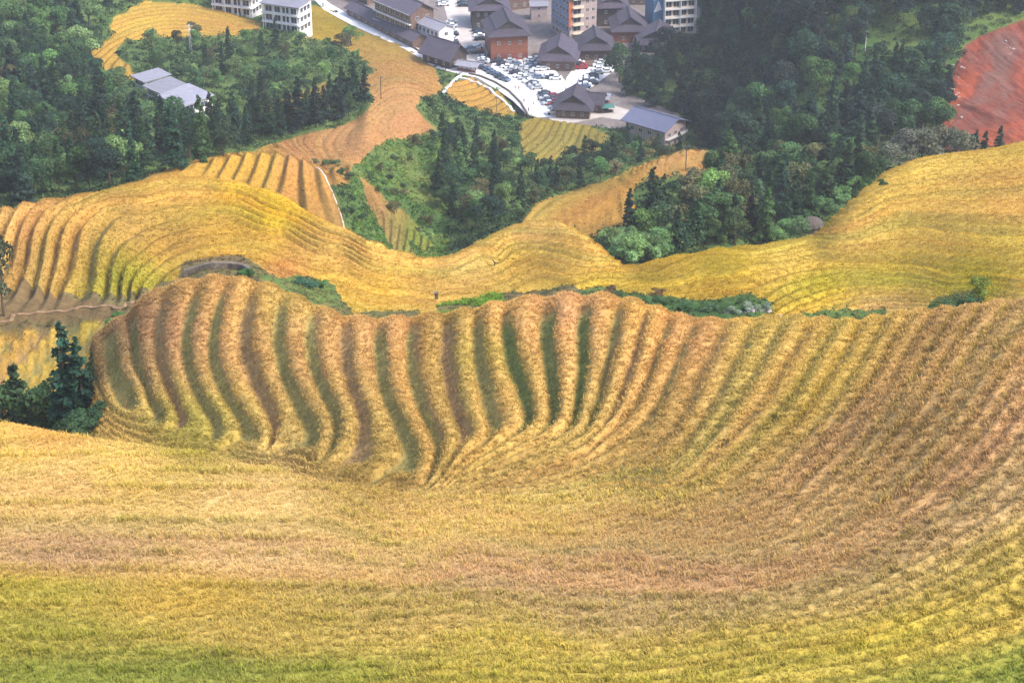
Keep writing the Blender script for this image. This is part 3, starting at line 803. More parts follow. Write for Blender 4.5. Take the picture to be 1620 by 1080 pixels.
def broad_crown(seed, n=2600, lobes=13, rx=0.38, zc=0.54, rz=0.42, size=0.026, asp=0.9):
    r_ = np.random.default_rng(seed)
    lc = r_.normal(size=(lobes, 3)); lc /= np.linalg.norm(lc, axis=1, keepdims=True)
    lc *= r_.uniform(0.35, 0.85, (lobes, 1)) * np.array([rx, rx, rz]); lc[:, 2] += zc
    lr = r_.uniform(0.10, 0.19, lobes)
    k = r_.choice(lobes, n, p=lr**2 / (lr**2).sum())
    d = r_.normal(size=(n, 3)); d /= np.linalg.norm(d, axis=1, keepdims=True); d[:, 2] = np.where(d[:, 2] < -0.3, -d[:, 2], d[:, 2])
    rad = lr[k] * (0.72 + 0.36 * r_.random(n))
    cen = lc[k] + d * rad[:, None] * np.array([1, 1, 0.85])
    cen[:, 2] = np.maximum(cen[:, 2], 0.05)
    ls = r_.uniform(0.72, 1.3, lobes)
    return crown_from(cen, d + np.array([0, 0, 0.4]), size * r_.uniform(0.7, 1.4, n), asp, ls[k] * r_.uniform(0.75, 1.25, n), seed + 1)
CONI = [(conifer_crown(300 + i, 2000, w), trunk_mesh(i, 0.95, 0.014, 0)) for i, w in enumerate((0.15, 0.19, 0.23, 0.17, 0.21))]
BROA = [(broad_crown(320 + i, 2300, lb, rx, zc, rz), trunk_mesh(20 + i, 0.7, 0.022, 6))
        for i, (lb, rx, zc, rz) in enumerate(((13, .38, .54, .42), (9, .32, .56, .42), (16, .44, .52, .42), (11, .35, .54, .44), (14, .40, .58, .38)))]
BUSH = [(broad_crown(340 + i, 1500, 9, .5, .42, .42, 0.045), trunk_mesh(40 + i, 0.5, 0.03, 5)) for i in range(3)]
FEAT = [(broad_crown(350 + i, 2600, 18, .40, .55, .46, 0.020, 2.2), trunk_mesh(50 + i, 0.7, 0.016, 7)) for i in range(2)]
SETS = {'conifer': CONI, 'broadleaf_tree': BROA, 'shrub': BUSH, 'feathery_tree': FEAT}
CATS = {'conifer': 'conifer', 'broadleaf_tree': 'tree', 'shrub': 'shrub', 'feathery_tree': 'tree'}
TREES = []
def tree(kind, p, h, rgb, label, group=None, var=None, wide=1.0, sink=0.15):
    cr, tk = (SETS[kind][var] if var is not None else random.choice(SETS[kind]))
    root = bpy.data.objects.new(kind, None); COL.objects.link(root)
    root.empty_display_size = 0.1
    root.location = (p[0], p[1], p[2] - sink)
    root.rotation_euler = (0, 0, random.uniform(0, 6.28))
    root.scale = (h * wide, h * wide, h)
    c = bpy.data.objects.new('crown', cr); COL.objects.link(c); c.parent = root
    k = srgb(*rgb) * 1.0
    c.color = (*[float(x) for x in k], 1)
    t = bpy.data.objects.new('trunk', tk); COL.objects.link(t); t.parent = root
    tag(root, label, CATS[kind], group)
    TREES.append(root)
    return root
def jit(rgb, a=0.14):
    f = random.uniform(1 - a, 1 + a)
    return [max(5, c * f * random.uniform(0.95, 1.05)) for c in rgb]
TPX = []
def grow(poly, kmin, kmax, n, mind, mix, label, group, avoid=()):
    """n trees with their feet inside the outline; mix: (kind, weight, hmin, hmax, palette)"""
    poly = pl(poly); us = [p[0] for p in poly]; vs = [p[1] for p in poly]
    av = [pl(a) for a in avoid]; mine = []; tries = 0
    while len(mine) < n and tries < n * 60:
        tries += 1
        u, v = random.uniform(min(us), max(us)), random.uniform(min(vs), max(vs))
        if not inpoly(np.array([u]), np.array([v]), poly)[0]: continue
        if any(inpoly(np.array([u]), np.array([v]), a)[0] for a in av): continue
        if any(abs(u - a) < mind and abs(v - b) < mind * 0.55 for a, b in mine): continue
        mine.append((u, v))
        p = at(u, v, kmin, kmax)
        kd, w, h0, h1, pal = random.choices(mix, [m[1] for m in mix])[0]
        words = {'conifer': 'conifer', 'broadleaf_tree': 'leafy tree', 'shrub': 'round shrub', 'feathery_tree': 'feathery tree'}[kd]
        tree(kd, p, random.uniform(h0, h1) * 1.3, jit(random.choice(pal), 0.22), label % words, group % words, wide=random.uniform(0.85, 1.3))
DK = [(42, 66, 48), (50, 74, 50), (40, 60, 50)]; MG = [(66, 94, 54), (78, 104, 62), (58, 84, 56)]; LG = [(96, 126, 70), (108, 138, 84), (90, 122, 66)]
BR = [(92, 92, 60), (104, 102, 66), (88, 94, 62)]
random.seed(11)
grow('0,110 60,95 130,100 150,130 192,150 210,215 300,215 330,240 390,240 300,262 240,280 200,296 100,316 0,340', 11.2, 15.6, 120, 15,
     [('conifer', 0.5, 7.5, 12, DK + MG[:1]), ('broadleaf_tree', 0.5, 6, 9, MG + LG[:2] + DK + BR[:1])],
     'dark green %s in the dense wood on the left slope', '%ss of the wood on the left slope', ['185,120 330,175 330,212 270,212 190,160'])
grow('-20,0 60,-40 180,-40 178,40 150,100 0,110', 14.5, 17.6, 46, 16,
     [('broadleaf_tree', 0.7, 7, 10, LG + MG), ('conifer', 0.3, 7, 11, DK)],
     'pale green %s in the upper corner wood', '%ss of the pale upper wood')
grow('210,84 300,66 400,66 480,70 566,70 568,110 500,150 420,180 350,180 300,150 240,130 205,110', 13.8, 16.2, 62, 15,
     [('broadleaf_tree', 0.45, 4, 6.5, MG + LG + BR[:1]), ('shrub', 0.45, 2.2, 3.6, LG + MG), ('conifer', 0.1, 6, 9, DK)],
     'green %s between the white houses and the lower terraces', '%ss below the white houses',
     ['405,180 440,158 500,140 500,170 440,186'])
grow('325,205 400,200 470,190 510,170 588,158 560,188 470,214 400,233 330,236', 13.0, 14.6, 34, 13,
     [('conifer', 0.8, 7, 10, DK), ('broadleaf_tree', 0.2, 5, 7, MG)],
     'dark %s in the row behind the orange ridge', '%ss behind the orange ridge')
grow('686,222 704,206 740,226 790,236 832,262 856,290 900,296 830,330 770,365 720,360 690,310 700,240', 12.2, 15.0, 56, 13,
     [('conifer', 0.4, 6, 10, DK + DK[:1] + MG[:1]), ('broadleaf_tree', 0.45, 4, 7, MG + DK + BR + LG[:1]), ('shrub', 0.15, 2.2, 3.5, LG + MG)],
     'dark %s in the gully between the ridges', '%ss of the middle gully')
grow('840,285 900,262 955,236 985,214 1060,244 1080,250 1000,268 950,288 900,302 850,318', 13.0, 15.2, 40, 12,
     [('shrub', 0.5, 2.5, 4, MG + BR), ('broadleaf_tree', 0.4, 4, 6, MG + DK), ('conifer', 0.1, 5, 7, DK)],
     'dull green %s on the slope below the blue roof', '%ss below the blue roof')
grow('975,130 1010,100 1080,88 1112,66 1112,-30 1380,-60 1370,60 1345,110 1350,140 1440,130 1500,150 1488,232 1400,262 1300,292 1160,252 1105,232 1075,190 1000,172', 13.6, 17.8, 190, 17,
     [('conifer', 0.45, 8, 13, DK + [(38, 54, 52)]), ('broadleaf_tree', 0.55, 7, 11, DK + MG[:1] + [(46, 62, 54)])],
     'dark %s in the big wood beside the village', '%ss of the big dark wood', ['1255,155 1340,150 1350,200 1260,206'])
grow('1370,-60 1640,-60 1640,16 1570,34 1510,72 1500,150 1448,140 1450,60 1400,26', 14.6, 17.8, 50, 17,
     [('broadleaf_tree', 0.6, 7, 10, DK), ('conifer', 0.4, 7, 10, DK)],
     'dark %s above the red earth slope', '%ss above the red slope')
grow('1000,390 1040,362 1072,334 1112,318 1150,284 1400,262 1390,292 1350,320 1290,352 1250,384 1180,394 1090,402 1020,416 975,398', 11.15, 13.6, 74, 17,
     [('broadleaf_tree', 0.55, 6, 9, MG + BR + LG[:1]), ('conifer', 0.33, 7, 11, DK + MG[:1]), ('shrub', 0.12, 2.5, 4, LG)],
     '%s in the thicket behind the middle ridge', '%ss of the thicket behind the ridge')
grow('600,235 680,215 694,260 700,330 716,372 690,398 650,370 600,320 570,280', 12.2, 14.6, 34, 11,
     [('shrub', 0.8, 1.0, 2.2, LG + BR + MG), ('broadleaf_tree', 0.2, 2.5, 4, BR + MG)],
     '%s scattered over the green bank above the gully', '%ss on the green bank above the gully')
print('trees', len(TREES))

# ------------------------------------------------------------------ village: materials
M_ROOF, _nt, _b = new_mat('grey_tiles')
def tile_mat(name, rgb, wscale=7.0, amt=0.28):
    m, nt, b = new_mat(name)
    tc = nt.nodes.new('ShaderNodeTexCoord')
    wv = nt.nodes.new('ShaderNodeTexWave'); wv.wave_type = 'BANDS'; wv.bands_direction = 'X'; wv.inputs['Scale'].default_value = wscale
    wv.inputs['Distortion'].default_value = 0.3
    nn = nt.nodes.new('ShaderNodeTexNoise'); nn.inputs['Scale'].default_value = 0.7; nn.inputs['Detail'].default_value = 6; nn.inputs['Roughness'].default_value = 0.7
    nt.links.new(tc.outputs['Object'], wv.inputs['Vector']); nt.links.new(tc.outputs['Object'], nn.inputs['Vector'])
    mr = nt.nodes.new('ShaderNodeMapRange'); mr.inputs['From Min'].default_value = 0.3; mr.inputs['From Max'].default_value = 0.7
    mr.inputs['To Min'].default_value = 1 - amt; mr.inputs['To Max'].default_value = 1 + amt
    nt.links.new(nn.outputs['Fac'], mr.inputs['Value'])
    col = srgb(*rgb); c = nt.nodes.new('ShaderNodeRGB'); c.outputs[0].default_value = (*[float(x) for x in col], 1)
    oi = nt.nodes.new('ShaderNodeObjectInfo')
    mu = nt.nodes.new('ShaderNodeMapRange'); mu.inputs['To Min'].default_value = 0.82; mu.inputs['To Max'].default_value = 1.18
    nt.links.new(oi.outputs['Random'], mu.inputs['Value'])
    m1 = nt.nodes.new('ShaderNodeMath'); m1.operation = 'MULTIPLY'; nt.links.new(mr.outputs[0], m1.inputs[0]); nt.links.new(mu.outputs[0], m1.inputs[1])
    mx = nt.nodes.new('ShaderNodeVectorMath'); mx.operation = 'SCALE'
    nt.links.new(c.outputs[0], mx.inputs[0]); nt.links.new(m1.outputs[0], mx.inputs['Scale'])
    nt.links.new(mx.outputs[0], b.inputs['Base Color'])
    bp = nt.nodes.new('ShaderNodeBump'); bp.inputs['Distance'].default_value = 0.06
    nt.links.new(wv.outputs['Fac'], bp.inputs['Height']); nt.links.new(bp.outputs[0], b.inputs['Normal'])
    b.inputs['Roughness'].default_value = 0.75
    return m
bpy.data.materials.remove(M_ROOF)
M_ROOF = tile_mat('grey_tiles', (80, 74, 90)); M_ROOFL = tile_mat('pale_sheet_roof', (150, 150, 166), 5.0, 0.12)
M_ROOFB = tile_mat('blue_sheet_roof', (112, 118, 150), 5.0, 0.12)
M_WOOD = simple_mat('brown_boards', (104, 84, 74), 0.8, 1.2, 0.35); M_ORNG = simple_mat('orange_boards', (132, 80, 58), 0.75, 1.0, 0.22)
M_DARKW = simple_mat('dark_boards', (66, 58, 58), 0.85, 1.5, 0.35); M_WHITE = simple_mat('white_render', (214, 212, 212), 0.8, 0.6, 0.1)
M_CREAM = simple_mat('cream_render', (214, 200, 176), 0.8, 0.6, 0.12); M_PINKW = simple_mat('pinkish_render', (168, 150, 148), 0.8, 0.8, 0.15)
M_BLUEW = simple_mat('blue_grey_panels', (112, 126, 152), 0.5, 0.8, 0.15); M_BLUEP = simple_mat('bright_blue_paint', (76, 112, 142), 0.6, 0.8, 0.1)
M_REDB = simple_mat('red_brick', (120, 66, 56), 0.85, 1.5, 0.3); M_GLASS = simple_mat('window_glass', (46, 58, 72), 0.12, spec=0.6)
M_FRAME = simple_mat('frames', (196, 190, 184), 0.6); M_CONC = simple_mat('concrete', (214, 212, 214), 0.9, 0.35, 0.12, 0.02)
M_CONC2 = simple_mat('worn_concrete', (176, 168, 164), 0.9, 0.3, 0.16, 0.02); M_STONE = simple_mat('stone_wall', (104, 94, 84), 0.95, 2.0, 0.4, 0.15)
M_ORP = simple_mat('orange_paint', (180, 100, 62), 0.6); M_METAL = simple_mat('grey_metal', (120, 118, 116), 0.5, metal=0.4)
M_POLE = simple_mat('pole_wood', (84, 76, 68), 0.9, 3.0, 0.2); M_LAMP = simple_mat('white_paint', (225, 226, 224), 0.5)
M_TYRE = simple_mat('tyre_rubber', (26, 26, 28), 0.9); M_CARP = simple_mat('car_paint', (255, 255, 255), 0.28, objcol=True, spec=0.5)
M_EARTH = simple_mat('bare_earth', (132, 106, 78), 0.95, 1.5, 0.3, 0.1); M_TEAL = simple_mat('teal_awning', (60, 110, 104), 0.6); M_SOILD = simple_mat('yard_ground', (104, 98, 98), 0.95, 0.4, 0.3)

class MB:
    def __init__(s): s.v = []; s.f = []; s.m = []
    def poly(s, pts, m=0):
        o = len(s.v); s.v += [tuple(p) for p in pts]; s.f.append(tuple(range(o, o + len(pts)))); s.m.append(m); return s
    def box(s, x0, x1, y0, y1, z0, z1, m=0):
        o = len(s.v)
        s.v += [(x, y, z) for z in (z0, z1) for (x, y) in ((x0, y0), (x1, y0), (x1, y1), (x0, y1))]
        for q in ((3, 2, 1, 0), (4, 5, 6, 7), (0, 1, 5, 4), (1, 2, 6, 5), (2, 3, 7, 6), (3, 0, 4, 7)):
            s.f.append(tuple(o + i for i in q)); s.m.append(m)
        return s
    def tube(s, path, radii, sides=6, m=0):
        v, f = tube(path, radii, sides); o = len(s.v); s.v += [tuple(p) for p in v]
        for q in f: s.f.append(tuple(o + i for i in q)); s.m.append(m)
        return s
    def slab(s, pts, t, m=0):
        """a planar outline given a thickness t downward"""
        n = len(pts); o = len(s.v)
        s.v += [tuple(p) for p in pts] + [(p[0], p[1], p[2] - t) for p in pts]
        s.f.append(tuple(range(o, o + n))); s.m.append(m)
        s.f.append(tuple(range(o + 2 * n - 1, o + n - 1, -1))); s.m.append(m)
        for i in range(n):
            j = (i + 1) % n; s.f.append((o + i, o + n + i, o + n + j, o + j)); s.m.append(m)
        return s
    def build(s, name, mats, parent=None):
        return add_obj(name, pymesh(name, s.v, s.f, mats, s.m), parent)

def win_mesh(w, h):
    m = MB(); t = 0.09
    m.box(-w/2, w/2, -0.05, 0.02, h - t, h, 0); m.box(-w/2, w/2, -0.05, 0.02, 0, t, 0)
    m.box(-w/2, -w/2 + t, -0.05, 0.02, t, h - t, 0); m.box(w/2 - t, w/2, -0.05, 0.02, t, h - t, 0); m.box(-t/2, t/2, -0.05, 0.02, t, h - t, 0)
    fr = pymesh('window', m.v, m.f, [M_FRAME], m.m)
    g = MB(); g.box(-w/2 + t, -t/2 - 0.002, -0.03, 0.02, t + 0.002, h - t - 0.002, 0); g.box(t/2 + 0.002, w/2 - t, -0.03, 0.02, t + 0.002, h - t - 0.002, 0)
    return fr, pymesh('pane', g.v, g.f, [M_GLASS], g.m)
WINS = {}
def window(root, x, y, z, w, h, side):
    """side: 'f' front (-y), 'r' right (+x), 'l' left (-x)"""
    k = (round(w, 1), round(h, 1))
    if k not in WINS: WINS[k] = win_mesh(*k)
    o = add_obj('window', WINS[k][0], root); g = add_obj('pane', WINS[k][1], o)
    o.location = (x, y, z); o.rotation_euler = (0, 0, {'f': 0, 'r': R(90), 'l': R(-90)}[side])
def root_at(name, p, rz, label, cat, group=None):
    o = bpy.data.objects.new(name, None); COL.objects.link(o); o.empty_display_size = 1
    o.location = p; o.rotation_euler = (0, 0, R(rz)); tag(o, label, cat, group)
    return o
def gable_roof(root, w, d, z, rise, over, mat, ridge='x', hip=0.0, t=0.18, name='roof'):
    """ridge along x or y; hip > 0: lower skirt on the gable ends (xieshan roof); footprint x in +-w/2, y in 0..d"""
    if ridge == 'y': a, b = d / 2 + over, w / 2 + over
    else: a, b = w / 2 + over, d / 2 + over
    def tr(x, y, zz):
        return (y, d / 2 + x, zz) if ridge == 'y' else (x, d / 2 + y, zz)
    m = MB(); drop = over / b * rise * 0.55
    e = z - drop
    if hip > 0:
        # skirt round all four sides, then a gabled top with sagging slopes
        zi = z + rise * 0.36; ai, bi = a - hip, b * 0.60
        E = [(-a, -b), (a, -b), (a, b), (-a, b)]; I = [(-ai, -bi), (ai, -bi), (ai, bi), (-ai, bi)]
        for i in range(4):
            j = (i + 1) % 4
            q = [tr(*E[i], e), tr(*E[j], e), tr(*I[j], zi), tr(*I[i], zi)]
            if ridge == 'y': q = q[::-1]
            m.slab(q, t)
        ag_ = ai + 0.45
        for sg in (-1, 1):
            q = [tr(-ag_, sg * bi * 1.04, zi + 0.03), tr(ag_, sg * bi * 1.04, zi + 0.03), tr(ag_, 0, z + rise), tr(-ag_, 0, z + rise)]
            if (sg > 0) != (ridge == 'y'): q = q[::-1]
            m.slab(q, t)
        # ends as thin triangular boards
        gms = []
        for sg in (-1, 1):
            gm = MB(); gms.append(gm)
            p1 = [tr(sg * (ai - 0.1), -bi * 0.97, zi), tr(sg * (ai - 0.1), bi * 0.97, zi), tr(sg * (ai - 0.1), 0, z + rise - 0.15)]
            p2 = [tr(sg * ai, -bi * 0.97, zi), tr(sg * ai, bi * 0.97, zi), tr(sg * ai, 0, z + rise - 0.15)]
            gm.poly(p1); gm.poly(p2[::-1])
        ro = m.build(name, [mat], root)
        for gm in gms: gm.build('gable', [M_DARKW], ro)
        rl = ag_
    else:
        for sg in (-1, 1):
            q = [tr(-a, sg * b, e), tr(a, sg * b, e), tr(a, 0, z + rise), tr(-a, 0, z + rise)]
            if (sg > 0) != (ridge == 'y'): q = q[::-1]
            m.slab(q, t)
        ro = m.build(name, [mat], root); rl = a
    c = MB(); x0, y0, _ = tr(-rl, -0.14, 0); x1, y1, _ = tr(rl, 0.14, 0)
    c.box(min(x0, x1), max(x0, x1), min(y0, y1), max(y0, y1), z + rise - 0.05, z + rise + 0.2)
    c.build('ridge_cap', [mat], ro)
    return ro
def walls(root, w, d, h, mat, gable=None, deep=3.0, mat2=None, h2=0.0):
    m = MB()
    if mat2: m.box(-w/2 - 0.03, w/2 + 0.03, -0.03, d + 0.03, -deep, h2, 1); m.box(-w/2, w/2, 0, d, h2, h, 0)
    else: m.box(-w/2, w/2, 0, d, -deep, h, 0)
    if gable:
        ax, rise = gable
        if ax == 'x':
            for x in (-w/2, w/2 - 0.12):
                A = [(x, 0.02, h), (x, d - 0.02, h), (x, d/2, h + rise - 0.22)]; B = [(p[0] + 0.12, p[1], p[2]) for p in A]
                m.poly(A[::-1]); m.poly(B); 
        else:
            for y in (0, d - 0.12):
                A = [(-w/2 + 0.02, y, h), (w/2 - 0.02, y, h), (0, y, h + rise - 0.22)]; B = [(p[0], p[1] + 0.12, p[2]) for p in A]
                m.poly(A); m.poly(B[::-1])
    return m.build('wall', [mat] + ([mat2] if mat2 else []), root)
def win_row(root, w, d, z, n, ww, wh, side, inset=0.8):
    for i in range(n):
        if side == 'f':
            x = -w/2 + inset + (w - 2 * inset) * (i + 0.5) / n; window(root, x, -0.01, z, ww, wh, 'f')
        else:
            y = inset + (d - 2 * inset) * (i + 0.5) / n
            window(root, (w/2 + 0.01) if side == 'r' else (-w/2 - 0.01), y, z, ww, wh, side)
def door(root, x, w=1.1, h=2.1, mat=None):
    m = MB(); m.box(x - w/2, x + w/2, -0.08, 0.0, 0, h); o = m.build('door', [mat or M_DARKW], root)
    k = MB(); k.box(x + w/2 - 0.2, x + w/2 - 0.12, -0.14, -0.082, 1.0, 1.15); k.build('handle', [M_METAL], o)
def old_house(u, v, w, d, h, rz, label, ridge='y', rise=2.6, hip=2.0, wall=None, base=None, floors=1, roof=None, p=None, over=1.3, name='village_house', nwin=3, sidew='r'):
    w, rise = w * 1.06, rise * 1.3
    if hip: d = d * 1.4
    root = root_at(name, p or on_floor(u, v), rz, label, 'house', 'dark roofed village houses')
    walls(root, w, d, h, wall or M_WOOD, None if hip else (ridge, rise), mat2=base, h2=min(2.6, h * 0.35) if base else 0)
    gable_roof(root, w, d, h, rise, over, roof or M_ROOF, ridge, hip)
    for k in range(floors):
        z = k * (h / floors) + 1.0
        win_row(root, w, d, z, nwin, 1.0, min(1.2, h / floors - 1.3), 'f')
        if sidew: win_row(root, w, d, z, 2, 1.0, min(1.2, h / floors - 1.3), sidew)
    return root

# ------------------------------------------------------------------ village: ground sheets
def sheet(name, outline, z, mat, label, thick=0.3, zf=None):
    pts = [on_floor(u, v) for u, v in pl(outline)]
    if zf: pts = [Vector((p.x, p.y, zf(p))) for p in pts]
    q = [(p.x, p.y, ZF + z) for p in pts]
    m = MB(); m.slab(q[::-1] if sum((q[i][0] * q[(i+1) % len(q)][1] - q[(i+1) % len(q)][0] * q[i][1]) for i in range(len(q))) < 0 else q, thick)
    return tag(m.build(name, [mat]), label, 'paving', kind='structure')
sheet('parking_lot', '782,94 800,92 838,94 872,106 884,118 896,130 892,150 882,164 884,186 848,186 836,182 820,160 802,140 790,124 776,108', 0.12, M_CONC, 'white concrete parking lot in front of the orange house')
sheet('village_street', '494,-4 506,-6 524,8 560,28 602,46 642,66 690,94 716,104 756,106 776,110 792,126 822,154 846,182 836,184 812,160 786,142 756,124 720,116 690,108 640,78 600,60 556,40 512,16', 0.14, M_CONC, 'white concrete street curving along the village edge')
sheet('village_square', '694,-20 748,-20 750,40 776,64 776,96 764,108 740,104 712,86 706,60 708,30', 0.10, M_CONC2, 'pale paved square between the houses')
sheet('back_lane', '896,124 908,108 916,92 934,98 960,92 974,100 972,112 936,138 920,148 900,156 890,168 884,160 896,142', 0.10, M_CONC, 'pale lane climbing past the parked cars')
sheet('yard', '862,172 884,150 900,150 960,164 1000,176 980,190 950,186 900,196 870,190', 0.08, M_CONC2, 'pale yard in front of the house by the blue roof')

# ------------------------------------------------------------------ village: buildings
def h_long():
    r = root_at('village_house', on_floor(622, 56), -52, 'long three storey brown house with white floor bands beside the street', 'house', 'dark roofed village houses')
    walls(r, 22, 10, 10.5, M_WOOD, ('x', 3.2)); gable_roof(r, 22, 10, 10.5, 3.2, 1.0, M_ROOF, 'x')
    for k in range(3):
        b = MB(); b.box(-11.3, 11.3, -0.9, -0.01, 3.4 * k + 3.2, 3.4 * k + 3.45); b.box(-11.3, 11.3, -0.9, -0.82, 3.4 * k + 3.46, 3.4 * k + 3.6); b.build('floor_band', [M_WHITE], r)
        win_row(r, 22, 10, 3.4 * k + 0.9, 7, 2.2, 1.8, 'f', 0.4); win_row(r, 22, 10, 3.4 * k + 0.9, 2, 1.4, 1.4, 'r')
h_long()
def h_white():
    r = root_at('village_house', on_floor(678, 72), -50, 'white two storey house with pale sheet roof beside the square', 'house')
    walls(r, 12, 6.5, 7, M_WHITE, ('x', 1.6)); gable_roof(r, 12, 6.5, 7, 1.6, 0.7, M_ROOFL, 'x')
    for k in range(2):
        win_row(r, 12, 6.5, 3.4 * k + 1.0, 5, 1.3, 1.5, 'f', 0.4); win_row(r, 12, 6.5, 3.4 * k + 1.0, 1, 1.5, 1.3, 'r')
h_white()
r = root_at('row_building', on_floor(600, 50), -56, 'low dark roofed row of sheds along the street edge', 'building')
walls(r, 46, 6, 3.0, M_WOOD, ('x', 2.0)); gable_roof(r, 46, 6, 3.0, 2.0, 0.9, M_ROOF, 'x'); win_row(r, 46, 6, 0.9, 9, 1.6, 1.2, 'f')
old_house(690, 104, 12, 8.5, 3.8, -42, 'dark barn with a steep tiled roof at the street bend', ridge='x', rise=3.4, hip=0, wall=M_DARKW, nwin=3)
r = root_at('pavilion', on_floor(738, 115), -22, 'small open pavilion with flat grey roof beside the street bend', 'pavilion')
for x, y in ((-3.2, 0.2), (0, 0.2), (3.2, 0.2), (-3.2, 3.8), (0, 3.8), (3.2, 3.8)):
    m = MB(); m.box(x - 0.12, x + 0.12, y - 0.12, y + 0.12, -0.2, 2.4); m.build('post', [M_WOOD], r)
gable_roof(r, 7.0, 4.0, 2.5, 0.9, 0.7, M_ROOFL, 'x')
m = MB(); m.box(-3.1, 3.1, 0.3, 0.36, 0.2, 1.0); m.build('railing', [M_REDB], r)
old_house(775, 46, 12, 9, 7.5, 4, 'tall grey gabled house behind the square', rise=3.0, wall=M_DARKW, floors=2, nwin=4)
old_house(806, 96, 12, 12, 9.4, 8, 'orange boarded house with red brick base and long dark roof', ridge='y', rise=3.6, wall=M_ORNG, base=M_REDB, floors=2, nwin=3, hip=2.2, sidew='r')
old_house(882, 112, 11, 11, 4.2, -6, 'low dark house with a pointed gable beside the parking lot', rise=3.4, wall=M_WOOD)
old_house(943, 97, 10.5, 9, 4.6, 2, 'dark gabled house with a brown terrace in front', rise=3.2, wall=M_WOOD)
m = MB(); m.box(-4.5, 4.5, -5.5, -0.1, 0, 0.7)
r = root_at('terrace_deck', on_floor(943, 98), 2, 'brown raised terrace in front of the dark gabled house', 'terrace'); m.build('deck', [M_WOOD], r)
m = MB()
for i in range(10): m.box(-4.5 + i, -4.42 + i, -5.5, -5.42, 0.72, 1.5)
m.box(-4.5, 4.58, -5.5, -5.42, 1.5, 1.58); m.build('railing', [M_WOOD], r)
old_house(968, 42, 10, 8, 7.5, 4, 'brown house with small pale windows behind the tall grey building', rise=2.6, wall=M_DARKW, floors=2, nwin=2)
old_house(997, 68, 10.5, 10, 4.8, 2, 'brown boarded house with a wide hipped tile roof', rise=3.4, wall=M_ORNG, nwin=2)
old_house(1036, 84, 13, 10, 3.4, -10, 'low dark house half hidden at the wood edge', rise=3.4, wall=M_DARKW)
old_house(853, 32, 5.5, 4, 5.5, 6, 'small narrow house with pale awning between the roofs', ridge='x', rise=0.9, hip=0, wall=M_PINKW, roof=M_ROOFL, floors=2, nwin=1, over=0.6, sidew=None)
old_house(830, 14, 12, 9, 7, 20, 'tall dark roofed house at the top edge behind the orange house', rise=3.2, wall=M_WOOD, floors=2)
old_house(720, -26, 14, 9, 6, -6, 'dark house closing the far end of the square', ridge='x', rise=3.0, wall=M_DARKW, floors=2)
old_house(1002, 8, 10, 8, 6, -4, 'dark house at the top edge left of the white block', rise=3.0, wall=M_WOOD, floors=2)
old_house(560, 0, 16, 9, 6, -50, 'dark roofed house at the top edge above the street', ridge='x', rise=3.0, wall=M_WOOD, floors=2)
old_house(906, 188, 10, 9, 3.6, -8, 'dark roofed house beside the lower parking lot', rise=3.2, wall=M_WOOD)
old_house(932, 178, 7, 6, 3.4, -12, 'lean dark roofed wing joined behind the lower house', ridge='x', rise=1.8, hip=0, wall=M_WOOD)
r = root_at('shed', on_floor(950, 174), -10, 'red brown shed with grey sheet roof beside the lower house', 'shed')
walls(r, 5, 3.6, 3.6, M_REDB); m = MB(); m.slab([(-2.9, -0.6, 3.7), (2.9, -0.6, 3.7), (2.9, 4.2, 4.3), (-2.9, 4.2, 4.3)], 0.12); m.build('roof', [M_ROOFL], r); window(r, -1, -0.01, 1.0, 1.0, 1.2, 'f'); door(r, 1.2)
r = root_at('awning_stall', on_floor(962, 180), 12, 'small stall under a teal awning beside the red brown shed', 'stall')
for x in (-1.8, 1.8):
    m = MB(); m.box(x - 0.05, x + 0.05, -0.05, 0.05, -1, 2.2); m.build('post', [M_METAL], r)
m = MB(); m.slab([(-2.1, -0.6, 2.1), (2.1, -0.6, 2.1), (2.1, 2.0, 2.7), (-2.1, 2.0, 2.7)], 0.06); m.build('awning', [M_TEAL], r)
m = MB(); m.box(-1.7, 1.7, 0.4, 1.6, -1, 0.9); m.build('counter', [M_DARKW], r)
